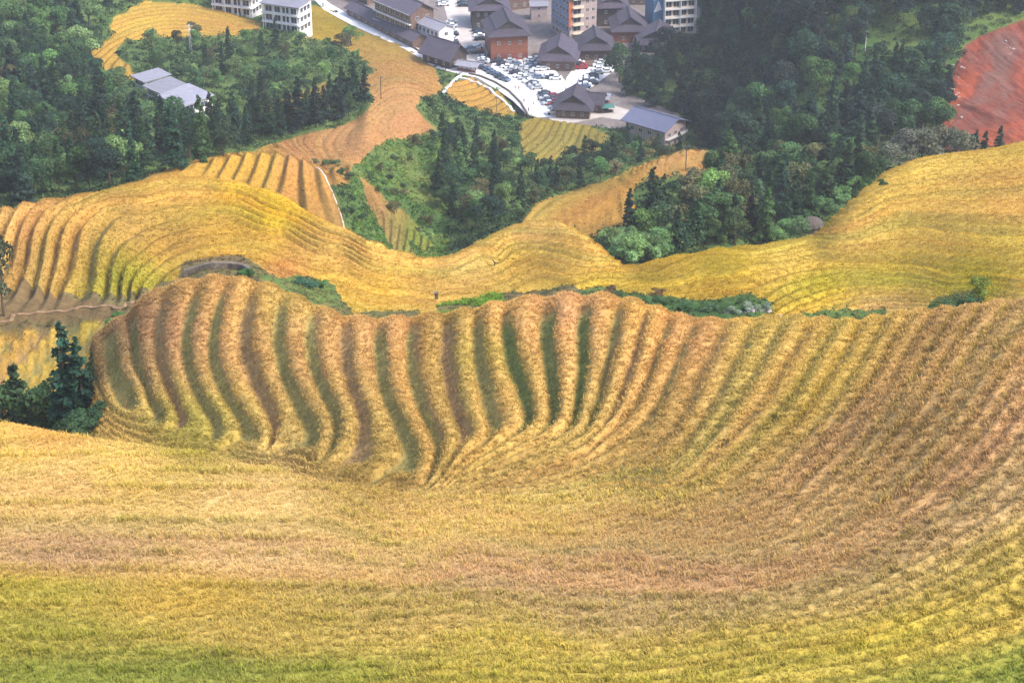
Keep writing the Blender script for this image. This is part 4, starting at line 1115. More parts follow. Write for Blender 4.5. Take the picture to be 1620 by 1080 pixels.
# tall blue-grey block
def h_tall():
    r = root_at('apartment_block', on_floor(922, 64), 24, 'tall blue grey building with pinkish front and one orange stripe', 'building')
    w, d, H = 10.5, 15, 15.5
    m = MB(); m.box(-w/2, w/2, 0, d, -2, H); m.build('wall', [M_PINKW], r)
    m = MB(); m.box(-w/2 - 0.08, -w/2 - 0.003, 0.1, d, 3.2, H - 0.2); m.build('side_panel', [M_BLUEW], r)
    m = MB(); m.box(-w/2 - 0.5, -w/2 + 0.9, -0.35, -0.003, 5.5, H + 1.0); m.build('orange_stripe', [M_ORP], r)
    for k in range(5):
        z = 3.1 * k
        b = MB(); b.box(-w/2 + 1.0, -0.3, -1.3, -0.003, z + 2.85, z + 3.05); b.box(-w/2 + 1.0, -0.3, -1.3, -1.22, z + 3.06, z + 3.9); b.build('balcony', [M_CREAM], r)
        window(r, -2.4, -0.01, z + 0.6, 3.0, 2.0, 'f'); window(r, 1.6, -0.01, z + 1.0, 1.2, 1.3, 'f'); window(r, 3.9, -0.01, z + 1.0, 1.2, 1.3, 'f')
        for i in range(5): window(r, -w/2 - 0.1, 1.6 + 2.8 * i, z + 0.8, 1.8, 1.6, 'l')
    m = MB(); m.slab([(-w/2 - 0.8, -0.8, H + 0.02), (w/2 + 0.8, -0.8, H + 0.02), (w/2 + 0.8, d/2, H + 2.0), (-w/2 - 0.8, d/2, H + 2.0)], 0.2)
    m.slab([(-w/2 - 0.8, d/2, H + 2.0), (w/2 + 0.8, d/2, H + 2.0), (w/2 + 0.8, d + 0.8, H + 0.02), (-w/2 - 0.8, d + 0.8, H + 0.02)], 0.2); m.build('roof', [M_ROOF], r)
    m = MB(); m.tube([(-w/2 - 0.6, -2.5, -0.2), (-w/2 - 0.6, -2.5, 9)], [0.08, 0.06], 6); tag(m.build('flag_pole', [M_LAMP]), 'thin white pole in front of the tall blue grey building', 'pole').matrix_world = Matrix.Translation(r.location) @ Matrix.Rotation(R(24), 4, 'Z')
h_tall()
def h_wblock():
    r = root_at('apartment_block', on_floor(1074, 54), 14, 'tall white block with balconies and a bright blue side wall', 'building')
    w, d, H = 11.5, 12, 16
    m = MB(); m.box(-w/2, w/2, 0, d, -2, H); m.build('wall', [M_CREAM], r)
    m = MB(); m.box(-w/2 - 3.6, -w/2 - 0.003, 1.2, d - 1, -2, 12.5); m.build('blue_stair_tower', [M_BLUEP], r)
    m = MB(); m.poly([(-w/2 - 3.5, 1.19, 8.2), (-w/2 - 0.6, 1.19, 9.0), (-w/2 - 1.4, 1.19, 11.6), (-w/2 - 2.0, 1.19, 12.4)]); m.poly([(-w/2 - 3.4, 1.19, 2.0), (-w/2 - 0.8, 1.19, 2.6), (-w/2 - 1.6, 1.19, 5.8)])
    m.v = [v for v in m.v]; m.build('white_mural', [M_WHITE], r)
    for k in range(5):
        z = 3.2 * k
        b = MB(); b.box(-w/2 - 0.2, w/2 + 0.2, -1.3, -0.003, z + 2.95, z + 3.2); b.box(-w/2 - 0.2, w/2 + 0.2, -1.3, -1.2, z + 3.21, z + 3.6)
        for x in (-w/2 - 0.1, 0.0, w/2 - 0.1): b.box(x, x + 0.22, -1.2, -0.004, z + 0.1, z + 2.94)
        b.build('balcony', [M_WHITE], r)
        for i in range(4): window(r, -4.2 + 2.8 * i, -0.01, z + 0.5, 2.2, 2.0, 'f')
        win_row(r, w, d, z + 0.9, 3, 1.4, 1.5, 'r')
    m = MB(); m.box(-w/2 - 0.4, w/2 + 0.4, -1.4, d + 0.4, H + 0.01, H + 0.4); m.build('roof', [M_CONC], r)
h_wblock()
def h_blue():
    r = root_at('long_house', on_floor(1020, 228), -40, 'long blue sheet roofed white house below the dark wood', 'house')
    walls(r, 15, 11, 6.4, M_PINKW, ('x', 2.4), deep=5); gable_roof(r, 15, 11, 6.4, 2.4, 1.2, M_ROOFB, 'x')
    for k in range(2):
        win_row(r, 15, 11, 2.9 * k + 0.6, 4, 1.5, 1.3, 'f'); win_row(r, 15, 11, 2.9 * k + 0.6, 3, 1.4, 1.3, 'r')
    b = MB(); b.box(7.51, 8.5, 0.4, 10.6, 2.9, 3.05); b.box(8.42, 8.5, 0.4, 10.6, 3.06, 3.8); b.build('balcony', [M_WHITE], r)
h_blue()
# houses on the left hill
def modern(u, v, k0, w, d, fl, rz, label, roofm=M_ROOFL, wallm=M_WHITE, slope=1.6):
    p = at(u, v, k0); r = root_at('white_house', p, rz, label, 'house'); H = 3.2 * fl
    walls(r, w, d, H, wallm, deep=4)
    for k in range(fl):
        z = 3.2 * k
        b = MB(); b.box(-w/2 - 0.3, w/2 + 0.3, -1.5, -0.003, z + 2.95, z + 3.2); b.box(-w/2 - 0.3, w/2 + 0.3, -1.5, -1.42, z + 3.21, z + 3.55)
        b.box(w/2 + 0.003, w/2 + 1.1, -1.5, d * 0.8, z + 2.96, z + 3.19)
        for x in (-w/2, -w/6, w/6, w/2 - 0.25): b.box(x, x + 0.25, -1.35, -1.1, z, z + 2.94)
        b.build('balcony', [M_WHITE], r)
        win_row(r, w, d, z + 0.3, max(2, int(w / 3.2)), 2.6, 2.2, 'f', 0.2); win_row(r, w, d, z + 0.6, 3, 1.8, 1.8, 'r')
    m = MB(); m.slab([(-w/2 - 0.8, -1.9, H + 0.35), (w/2 + 1.3, -1.9, H + 0.35), (w/2 + 1.3, d + 0.6, H + slope), (-w/2 - 0.8, d + 0.6, H + slope)], 0.22); m.build('roof', [roofm], r)
    m = MB(); m.box(w/2 - 1.4, w/2 - 1.0, d * 0.5, d * 0.5 + 0.4, H + slope * 0.4, H + slope + 1.0); m.build('chimney', [M_WHITE], r)
    return r
modern(446, 50, 15.2, 14, 9, 3, -24, 'white three storey house with balconies above the small yellow field')
modern(368, 22, 15.4, 15, 9, 2, -20, 'white low house with pale roof behind the three storey one')
m = MB(); m.box(-3, 3, -2, 2, -2, 0.3)
r = root_at('terrace_deck', at(476, 60, 15.2), -20, 'pale concrete terrace at the foot of the white house', 'terrace'); m.build('deck', [M_CONC], r)
for (u, v, w, d, h, rz, sl, lb) in ((222, 140, 6, 8, 3.0, -50, 0.5, 'flat grey roofed house highest of the three in the left wood'),
                                    (244, 158, 8, 8, 3.2, -48, 0.7, 'flat grey roofed house in the middle of the three in the left wood'),
                                    (276, 190, 10.5, 8.5, 5.2, -48, 1.2, 'white walled house with wide grey roof lowest of three in the left wood')):
    p = at(u, v, 14.2, 17); r = root_at('flat_roofed_house', p, rz, lb, 'house')
    walls(r, w, d, h, M_WHITE, deep=5)
    m = MB(); m.slab([(-w/2 - 0.9, -0.9, h + 0.15), (w/2 + 0.9, -0.9, h + 0.15), (w/2 + 0.9, d + 0.9, h + sl), (-w/2 - 0.9, d + 0.9, h + sl)], 0.25); m.build('roof', [M_ROOFL], r)
    win_row(r, w, d, 0.9, 4, 1.6, 1.4, 'f'); win_row(r, w, d, 0.9, 3, 2.0, 1.5, 'r')
    if h > 5:
        win_row(r, w, d, 3.4, 4, 1.6, 1.4, 'f'); win_row(r, w, d, 3.3, 3, 2.4, 1.6, 'r')
        b = MB(); b.box(w/2 + 0.003, w/2 + 1.6, 0.2, d - 0.2, 2.8, 3.0); b.box(w/2 + 1.52, w/2 + 1.6, 0.2, d - 0.2, 3.01, 3.9); b.build('balcony', [M_WHITE], r)

# ------------------------------------------------------------------ cars
def car_meshes():
    L, W = 4.4, 1.8
    prof = [(-2.2, .35), (-2.18, .8), (-1.95, .92), (-1.15, .98), (-0.6, 1.42), (0.75, 1.46), (1.45, 1.02), (2.1, .88), (2.2, .6), (2.2, .35)]
    m = MB(); n = len(prof)
    rings = []
    for y, s in ((-W/2, 0.93), (-W/2 + 0.12, 1.0), (W/2 - 0.12, 1.0), (W/2, 0.93)):
        rings.append(len(m.v))
        for x, z in prof: m.v.append((x, y * (0.84 if z > 1.2 else 1.0), 0.35 + (z - 0.35) * s))
    for a, b in zip(rings, rings[1:]):
        for i in range(n):
            j = (i + 1) % n; m.f.append((a + i, a + j, b + j, b + i)); m.m.append(0)
    m.f.append(tuple(rings[0] + i for i in range(n))[::-1]); m.m.append(0)
    m.f.append(tuple(rings[3] + i for i in range(n))); m.m.append(0)
    body = pymesh('body', m.v, m.f, [M_CARP], m.m)
    g = MB()
    g.slab([(-1.12, -0.68, 1.04), (-0.64, -0.62, 1.43), (-0.64, 0.62, 1.43), (-1.12, 0.68, 1.04)][::-1], -0.03)
    g.slab([(0.8, -0.62, 1.47), (1.42, -0.68, 1.07), (1.42, 0.68, 1.07), (0.8, 0.62, 1.47)][::-1], -0.03)
    for s in (-1, 1):
        q = [(-0.95, s * 0.925, 1.0), (1.2, s * 0.925, 1.02), (0.72, s * 0.79, 1.36), (-0.55, s * 0.79, 1.34)]
        g.poly(q if s < 0 else q[::-1])
    glass = pymesh('windows', g.v, g.f, [M_GLASS], g.m)
    w = MB(); w.tube([(0, -0.1, 0), (0, 0.1, 0)], [0.33, 0.33], 10); 
    w.poly([(0.33 * math.cos(a), -0.1, 0.33 * math.sin(a)) for a in np.linspace(0, 6.28, 11)[:-1]][::-1]); w.poly([(0.33 * math.cos(a), 0.1, 0.33 * math.sin(a)) for a in np.linspace(0, 6.28, 11)[:-1]])
    wheel = pymesh('wheel', w.v, w.f, [M_TYRE], w.m)
    return body, glass, wheel
CARM = car_meshes()
PAINT = {'white': (226, 228, 232), 'silver': (168, 172, 178), 'dark': (44, 50, 62), 'blue grey': (92, 108, 132), 'red': (150, 34, 40), 'black': (26, 27, 32)}
ncar = 0
def car(u, v, rz, paint, label, group, van=False):
    p = on_floor(u, v); p.z = ZF + 0.145
    r = root_at('parked_car', p, rz, label, 'car', group)
    b = add_obj('body', CARM[0], r); c = srgb(*PAINT[paint]); b.color = (*[float(x) for x in c], 1)
    add_obj('windows', CARM[1], r)
    for x in (-1.35, 1.4):
        for y in (-0.82, 0.82):
            w = add_obj('wheel', CARM[2], r); w.location = (x, y, 0.33)
    if van: r.scale = (1.15, 1.1, 1.35)
    return r
random.seed(5)
ORD = 'first second third fourth fifth sixth seventh eighth ninth tenth eleventh twelfth'.split()
def row(u0, v0, u1, v1, n, rz, where, cols):
    for i in range(n):
        t = (i + 0.5) / n; c = random.choice(cols)
        car(u0 + (u1 - u0) * t + random.uniform(-1, 1), v0 + (v1 - v0) * t + random.uniform(-.5, .5), rz + random.uniform(-6, 6), c,
            '%s car %s from far end %s' % (c, ORD[i], where), 'cars parked %s' % where)
LT = ['white', 'silver', 'silver', 'white', 'dark', 'blue grey', 'dark']
row(784, 97, 848, 138, 9, 8, 'in the long slanting row of the parking lot', LT)
row(802, 96, 854, 128, 6, 8, 'in the second slanting row of the parking lot', LT)
row(836, 95, 854, 114, 4, 12, 'in the row against the low dark house', LT)
row(846, 93, 862, 114, 4, 12, 'close beside the low dark house wall', LT)
row(758, 106, 802, 130, 7, -40, 'along the outer side of the village street', ['dark', 'white', 'blue grey', 'dark'])
row(838, 130, 852, 143, 4, 6, 'at the lower end of the parking rows', ['dark', 'silver', 'white'])
row(860, 124, 884, 126, 3, 0, 'under the shrub by the parking lot', ['white', 'dark'])
row(860, 148, 868, 168, 5, 14, 'in the cluster above the lower house', ['dark', 'black', 'silver', 'blue grey'])
row(872, 152, 880, 174, 5, 10, 'in the lower cluster beside the lane', ['dark', 'white', 'red', 'silver'])
row(914, 100, 922, 112, 3, 4, 'by the lane under the brown terrace', ['red', 'red', 'white'])
car(924, 86, 4, 'dark', 'dark car in the shade of the dark gabled house', 'cars parked on the back lane'); car(916, 106, 6, 'black', 'black car just above the red ones on the lane', 'cars parked on the back lane')
row(928, 124, 924, 142, 5, 6, 'in the dark row beside the back lane', ['dark', 'blue grey', 'dark', 'white'])
row(938, 120, 936, 136, 4, 6, 'in the right hand row beside the back lane', ['dark', 'white', 'silver'])
row(950, 98, 944, 120, 4, 4, 'in the white row at the wood edge', ['white', 'silver', 'white'])
row(966, 96, 958, 118, 4, 4, 'nearest the trees at the wood edge', ['white', 'silver', 'dark'])
row(714, 34, 718, 80, 7, 10, 'in the column beside the white two storey house', ['white', 'silver', 'dark', 'white'])
row(756, 48, 760, 66, 4, 4, 'in the column at the right side of the square', ['white', 'dark', 'silver'])
row(742, 80, 758, 76, 3, 10, 'in the cluster near the street corner', ['blue grey', 'white']); row(744, 86, 760, 84, 3, 8, 'in front of the cluster near the street corner', ['dark', 'red', 'white'])
row(700, 2, 702, 12, 2, 6, 'at the far left of the square', ['white', 'silver']); row(731, 4, 733, 13, 2, 4, 'at the far right of the square', ['white', 'dark'])
row(762, 92, 766, 102, 3, -30, 'beside the orange house corner', ['silver', 'white', 'blue grey'])
car(876, 181, 2, 'white', 'white van parked nearest the rice mound', None, True)

# ------------------------------------------------------------------ paths, walls, poles and other small things
def draped(name, line, wid, mat, label, kmin, kmax=99, lift=0.38, cat=None, kind='structure', thick=0.4, step=6):
    """a strip lying on the slope along a traced line"""
    pts = pl(line); q = []
    for (a, b), (c, d) in zip(pts, pts[1:]):
        n = max(1, int(math.hypot(c - a, d - b) / step))
        for i in range(n): q.append(at(a + (c - a) * i / n, b + (d - b) * i / n, kmin, kmax))
    q.append(at(*pts[-1], kmin, kmax))
    m = MB(); L = []; Rr = []
    for i, p in enumerate(q):
        d = (q[min(i + 1, len(q) - 1)] - q[max(i - 1, 0)]); d.z = 0; d.normalize(); s_ = Vector((-d.y, d.x, 0)) * wid / 2
        L.append(p + s_); Rr.append(p - s_)
    for i in range(len(q) - 1):
        A, B, C_, D = L[i], Rr[i], Rr[i + 1], L[i + 1]
        up = Vector((0, 0, lift)); dn = Vector((0, 0, -thick))
        m.poly([A + up, B + up, C_ + up, D + up][::-1] if (B - A).cross(C_ - A).z < 0 else [A + up, B + up, C_ + up, D + up])
        m.poly([A + up, D + up, D + dn, A + dn]); m.poly([B + up, B + dn, C_ + dn, C_ + up])
    o = m.build(name, [mat]); tag(o, label, cat, kind=kind); return o
draped('footpath', '700,150 706,142 716,132 724,124 732,120', 0.8, M_CONC, 'pale concrete footpath climbing to the pavilion', 14.0)
draped('footpath', '724,124 748,130 768,140 786,152 802,166 814,180', 0.8, M_CONC, 'curving pale path round the small rice field by the canal', 14.0)
draped('water_channel', '500,262 512,278 524,300 532,322 540,346 546,366', 0.3, M_CONC2, 'thin concrete water channel running down the terraced spur', 11.6, 13, lift=0.2)
draped('dirt_path', '0,516 40,502 90,494 140,486 190,490 236,474 262,458', 0.6, M_EARTH, 'narrow earth path below the left terraces', 7.2, 9.2, lift=0.14)
def wall_line(name, pts, h, t, mat, label, cat, z0=-0.5, ends=None):
    m = MB()
    for a, b in zip(pts, pts[1:]):
        d = (b - a); d.z = 0; d.normalize(); s_ = Vector((-d.y, d.x, 0)) * t / 2; up = Vector((0, 0, h)); dn = Vector((0, 0, z0))
        A, B, C_, D = a - s_, b - s_, b + s_, a + s_
        for q in ([A + dn, B + dn, B + up, A + up], [C_ + dn, D + dn, D + up, C_ + up], [A + up, B + up, C_ + up, D + up], [B + dn, C_ + dn, C_ + up, B + up], [D + dn, A + dn, A + up, D + up]): m.poly(q)
    return tag(m.build(name, [mat]), label, cat)
wall_line('retaining_wall', [on_floor(u, v) for u, v in pl('742,118 760,122 784,132 806,146 824,164 837,186')], 0.7, 0.5, M_STONE, 'tall stone retaining wall between canal and village street', 'wall', -3.4)
wall_line('street_parapet', [on_floor(u, v) for u, v in pl('560,30 600,48 640,68 684,96')], 0.8, 0.3, M_WOOD, 'low brown parapet between the street and the row of sheds', 'wall')
wall_line('garden_wall', [on_floor(u, v) for u, v in pl('776,64 777,84 768,100')], 1.6, 0.3, M_DARKW, 'dark wall along the square beside the orange house', 'wall')
wall_line('stone_wall', [at(u, v, 7.6, 9) for u, v in pl('290,436 310,431 335,428 360,427 385,430 398,436')], 1.0, 0.6, M_STONE, 'rough grey stone wall under the middle ridge', 'wall', -1.0)

def pole(name, u, v, kmin, h, label, mat=M_POLE, r=0.13, arms=1, cat='pole'):
    p = at(u, v, kmin); ro = root_at(name, p, random.uniform(-20, 20), label, cat)
    m = MB(); m.tube([(0, 0, -0.6), (0, 0, h)], [r, r * 0.7], 8); m.build('shaft', [mat], ro)
    for i in range(arms):
        a = MB(); a.box(-0.8, 0.8, -0.06, 0.06, h - 0.45 - 0.8 * i, h - 0.33 - 0.8 * i)
        for x in (-0.7, 0, 0.7): a.box(x - 0.05, x + 0.05, -0.05, 0.05, h - 0.33 - 0.8 * i, h - 0.15 - 0.8 * i)
        a.build('crossarm', [M_METAL], ro)
    return ro
pole('utility_pole', 603, 158, 13.2, 6.5, 'dark wooden pole standing on the orange ridge')
pole('utility_pole', 1085, 270, 11.2, 6.0, 'dark wooden pole standing on the rice knoll before the dark wood')
pole('utility_pole', 1368, 82, 15, 6.0, 'pale thin pole on the green clearing above the wood', M_LAMP, 0.12)
pole('utility_pole', 786, 176, 14.2, 5.0, 'thin pole at the edge of the small rice field by the canal', r=0.09)
p = at(1294, 134, 14.2); ro = root_at('street_lamp', p, 20, 'white lamp post standing among the dark trees', 'lamp post')
m = MB(); m.tube([(0, 0, -0.5), (0, 0, 6.2)], [0.14, 0.10], 8); m.build('shaft', [M_LAMP], ro)
m = MB(); m.tube([(0, 0, 6.1), (0.5, 0, 6.45), (1.0, 0, 6.45)], [0.07, 0.06, 0.06], 6); a_ = m.build('arm', [M_LAMP], ro); m = MB(); m.box(0.7, 1.5, -0.17, 0.17, 6.38, 6.5); m.build('lamp_head', [M_LAMP], ro)
p = at(302, 80, 15.0); ro = root_at('lattice_mast', p, 10, 'thin white lattice mast on the bank below the yellow field', 'mast')
m = MB(); H_ = 9.0
for sx in (-1, 1):
    for sy in (-1, 1): m.tube([(sx * 0.45, sy * 0.45, -0.5), (sx * 0.16, sy * 0.16, H_)], [0.05, 0.04], 4)
for k in range(8):
    z0, z1 = H_ * k / 8, H_ * (k + 1) / 8; w0, w1 = 0.45 - 0.29 * k / 8, 0.45 - 0.29 * (k + 1) / 8
    for sy in (-1, 1): m.tube([(-w0, sy * w0, z0), (w1, sy * w1, z1)], [0.03, 0.03], 4); m.tube([(w0, sy * w0, z0), (-w1, sy * w1, z1)], [0.03, 0.03], 4)
m.build('frame', [M_LAMP], ro)
m = MB(); m.box(-1.6, 1.6, -0.05, 0.05, H_ * 0.78, H_ * 0.78 + 0.1); m.build('crossarm', [M_LAMP], ro)
m = MB(); m.box(-1.1, 1.1, -0.05, 0.05, H_ * 0.93, H_ * 0.93 + 0.1); m.build('crossarm', [M_LAMP], ro)
# small hut in the thicket
p = at(1282, 372, 11.1, 12.4); ro = root_at('field_hut', p, 15, 'small rounded stone field hut at the thicket edge', 'hut')
m = MB(); n = 12; M_TH = simple_mat('old_thatch', (86, 78, 74), 0.95, 3.0, 0.35, 0.2)
for k in range(n):
    a0, a1 = 6.28318 * k / n, 6.28318 * (k + 1) / n
    m.poly([(2.2 * math.cos(a0), 1.8 * math.sin(a0), -1), (2.2 * math.cos(a1), 1.8 * math.sin(a1), -1), (2.1 * math.cos(a1), 1.7 * math.sin(a1), 1.9), (2.1 * math.cos(a0), 1.7 * math.sin(a0), 1.9)])
m.build('wall', [M_STONE], ro); m = MB()
for (r0, z0), (r1, z1) in zip(((1.25, 1.75), (1.1, 2.5), (0.8, 3.1), (0.4, 3.45)), ((1.1, 2.5), (0.8, 3.1), (0.4, 3.45), (0.02, 3.55))):
    for k in range(n):
        a0, a1 = 6.28318 * k / n, 6.28318 * (k + 1) / n
        m.poly([(2.1 * r0 * math.cos(a0), 1.7 * r0 * math.sin(a0), z0), (2.1 * r0 * math.cos(a1), 1.7 * r0 * math.sin(a1), z0), (2.1 * r1 * math.cos(a1), 1.7 * r1 * math.sin(a1), z1), (2.1 * r1 * math.cos(a0), 1.7 * r1 * math.sin(a0), z1)])
m.build('roof', [M_TH], ro); m = MB(); m.box(0.9, 1.7, -1.75, -1.2, -0.2, 1.7); m.build('door', [M_DARKW], ro)
# stump, post, plastic sheet
p = at(781, 422, 9, 11); m = MB(); m.tube([(0, 0, -0.1), (0.1, 0, 0.5), (-0.35, 0.1, 1.1)], [0.16, 0.12, 0.04], 7); m.tube([(0.05, 0, 0.35), (0.7, 0, 0.6)], [0.1, 0.03], 6)
o = m.build('dead_stump', [M_DARKW]); o.location = p; tag(o, 'dark dead stump with two short limbs alone in the middle ridge rice', 'stump')
p = at(691, 474, 8, 10); m = MB(); m.box(-0.25, 0.25, -0.15, 0.15, -0.2, 1.0); m.box(-0.35, 0.35, -0.25, 0.25, 1.001, 1.1); o = m.build('boundary_post', [M_STONE]); o.location = p
tag(o, 'short grey boundary post at the foot of the middle ridge', 'post')
def rock_mesh(seed):
    r_ = random.Random(seed); import bmesh
    bm = bmesh.new(); bmesh.ops.create_icosphere(bm, subdivisions=2, radius=1.0)
    for v in bm.verts:
        f = 1 + 0.28 * math.sin(v.co.x * 3.1 + seed) + 0.2 * math.sin(v.co.y * 4.3 + seed * 2) + r_.uniform(-.08, .08); v.co *= f; v.co.z *= 0.62
    me = bpy.data.meshes.new('rock'); bm.to_mesh(me); bm.free(); me.materials.append(M_ROCK); return me
M_ROCK = simple_mat('pale_rock', (150, 140, 136), 0.95, 1.2, 0.25, 0.2)
ROCKS = [rock_mesh(i) for i in range(4)]
random.seed(21)
rk = [(random.gauss(1520 - (v - 95) * 0.16, 9), v) for v in [random.uniform(92, 192) for _ in range(34)]] + [(random.uniform(1586, 1618), random.uniform(60, 90)) for _ in range(5)]
for i, (u, v) in enumerate(rk):
    o = add_obj('boulder', random.choice(ROCKS)); o.location = at(u, v, 13.5); s_ = random.uniform(0.15, 0.5); o.scale = (s_, s_, s_); o.rotation_euler = (0, 0, random.uniform(0, 6))
    tag(o, 'pale boulder in the rock spill down the red earth slope', 'boulder', 'pale boulders on the red earth slope')
p = at(787, 302, 12.2); o = add_obj('plastic_sheet', ROCKS[1].copy()); o.data.materials.clear(); o.data.materials.append(M_LAMP); o.location = p; o.scale = (1.0, 0.8, 0.7)
tag(o, 'crumpled white plastic sheet among the gully bushes', 'sheet')
for k, (u, v) in enumerate(((440, 462), (452, 470), (470, 482), (1150, 494), (1190, 496), (1212, 494), (1235, 500))):
    o = add_obj('boulder', ROCKS[k % 4]); o.location = at(u, v, 6.7, 9); s_ = 0.35 + 0.08 * (k % 3); o.scale = (s_ * 1.3, s_, s_)
    tag(o, 'pale stone behind the ridged terraces, %s of the %s' % (('first', 'second', 'third', 'first', 'second', 'third', 'last')[k], 'left trio' if k < 3 else 'right row'), 'stone')

# people on the street
def person_mesh():
    def skin(name, vs, es, rad, mat):
        me = bpy.data.meshes.new(name); me.from_pydata(vs, es, []); me.materials.append(mat)
        o = bpy.data.objects.new('tmp', me); COL.objects.link(o)
        sm = o.modifiers.new('s', 'SKIN'); o.modifiers.new('u', 'SUBSURF').levels = 1
        for i, r in enumerate(rad): me.skin_vertices[0].data[i].radius = (r, r)
        me.skin_vertices[0].data[0].use_root = True
        bpy.context.view_layer.update()
        ev = o.evaluated_get(bpy.context.evaluated_depsgraph_get()); out = bpy.data.meshes.new_from_object(ev); out.name = name
        bpy.data.objects.remove(o); return out
    V_ = [(0, 0, .95), (0, 0, 1.2), (0, 0, 1.42), (0, 0, 1.52), (0, -.01, 1.62), (0, -.01, 1.72), (.18, 0, 1.4), (.24, .02, 1.12), (.26, -.06, .88), (-.18, 0, 1.4), (-.24, -.02, 1.12), (-.26, .04, .88),
          (.09, 0, .9), (.10, -.08, .5), (.10, -.02, .08), (.10, -.16, .04), (-.09, 0, .9), (-.10, .06, .5), (-.10, .16, .1), (-.10, .02, .04)]
    E_ = [(0, 1), (1, 2), (2, 3), (3, 4), (4, 5), (2, 6), (6, 7), (7, 8), (2, 9), (9, 10), (10, 11), (0, 12), (12, 13), (13, 14), (14, 15), (0, 16), (16, 17), (17, 18), (18, 19)]
    R_ = [.13, .13, .12, .055, .10, .07, .055, .045, .035, .055, .045, .035, .085, .06, .045, .04, .085, .06, .045, .04]
    body = skin('body', V_, E_, R_, M_SKIN)
    sh = [0, 1, 2, 6, 7, 9, 10]; mp = {k: i for i, k in enumerate(sh)}
    shirt = skin('shirt', [V_[k] for k in sh], [(mp[a], mp[b]) for a, b in E_ if a in mp and b in mp], [R_[k] + .022 for k in sh], M_CLOTH)
    tr = [0, 12, 13, 14, 16, 17, 18]; mp = {k: i for i, k in enumerate(tr)}
    trs = skin('trousers', [V_[k] for k in tr], [(mp[a], mp[b]) for a, b in E_ if a in mp and b in mp], [R_[k] + .018 for k in tr], M_TROU)
    return body, shirt, trs
M_SKIN = simple_mat('skin', (190, 146, 118), 0.6); M_CLOTH = simple_mat('cloth', (255, 255, 255), 0.9, objcol=True); M_TROU = simple_mat('dark_trousers', (50, 52, 62), 0.9)
PM = person_mesh()
def person(u, v, rz, rgb, label):
    p = on_floor(u, v); p.z = ZF + 0.15
    r = root_at('person', p, rz, label, 'person')
    add_obj('body', PM[0], r); s1 = add_obj('shirt', PM[1], r); add_obj('trousers', PM[2], r); c = srgb(*rgb); s1.color = (*[float(x) for x in c], 1)
for a in ((815, 143, 10, (40, 44, 60), 'person in dark clothes walking on the street beside the parking lot'), (821, 144, -20, (180, 60, 60), 'person in red top walking beside another on the street'),
          (829, 164, 30, (50, 56, 70), 'person in dark top near the outer street edge'), (836, 178, 0, (70, 70, 90), 'person in grey blue top at the lowest corner of the street'),
          (844, 167, 60, (220, 220, 220), 'person in white top standing by the lower car cluster'), (852, 160, 90, (60, 90, 140), 'person in blue top between cars of the lower cluster'),
          (828, 104, 0, (50, 50, 56), 'person in black top between the parking rows'), (768, 88, 0, (210, 190, 120), 'person in yellow top at the orange house corner')):
    person(*a)

# ------------------------------------------------------------------ single trees and bushes near the ridges
random.seed(31)
def one(kind, u, v, k0, k1, h, rgb, label, wide=1.0, group=None):
    wide *= random.uniform(0.92, 1.1)
    return tree(kind, at(u, v, k0, k1), h, rgb, label, group, wide=wide)
one('conifer', 116, 712, 5.2, 6.4, 14.5, (46, 80, 66), 'tall blue green conifer spire in the lower left thicket', 1.15)
one('conifer', 134, 706, 5.2, 6.4, 11.0, (44, 76, 60), 'shorter blue green conifer beside the tall spire', 1.2)
one('conifer', 38, 716, 5.2, 6.4, 12.5, (52, 74, 50), 'dark conifer at the upper end of the lower left thicket', 1.1)
one('broadleaf_tree', 82, 712, 5.2, 6.4, 10.5, (60, 86, 52), 'dark leafy tree between the conifers of the lower left thicket', 1.1)
one('broadleaf_tree', 8, 716, 5.2, 6.4, 10.0, (66, 92, 54), 'leafy tree at the frame edge of the lower left thicket', 1.2)
one('shrub', 86, 640, 5.9, 7.4, 3.4, (168, 112, 116), 'pink flowering shrub in the lower left thicket')
for i, (u, v, h) in enumerate(((20, 704, 5.2), (52, 704, 5.0), (70, 700, 4.4), (96, 700, 5.0), (122, 698, 4.6), (146, 690, 3.8), (5, 702, 4.4), (138, 702, 4.5), (30, 690, 6.0), (110, 694, 5.6), (62, 692, 6.2), (148, 672, 3.0))):
    one('shrub', u, v, 4.3, 6.0, h, jit((56, 84, 54)), 'dark bush %s from the frame edge in the lower left thicket' % ORD[sorted([20,52,70,96,122,146,5,138,30,110,62,148]).index(u)], 1.2, 'dark bushes of the lower left thicket')
t_ = one('broadleaf_tree', 6, 500, 7.2, 9, 13.5, (70, 78, 58), 'tall bare trunked tree at the left frame edge by the terraces', 0.55)
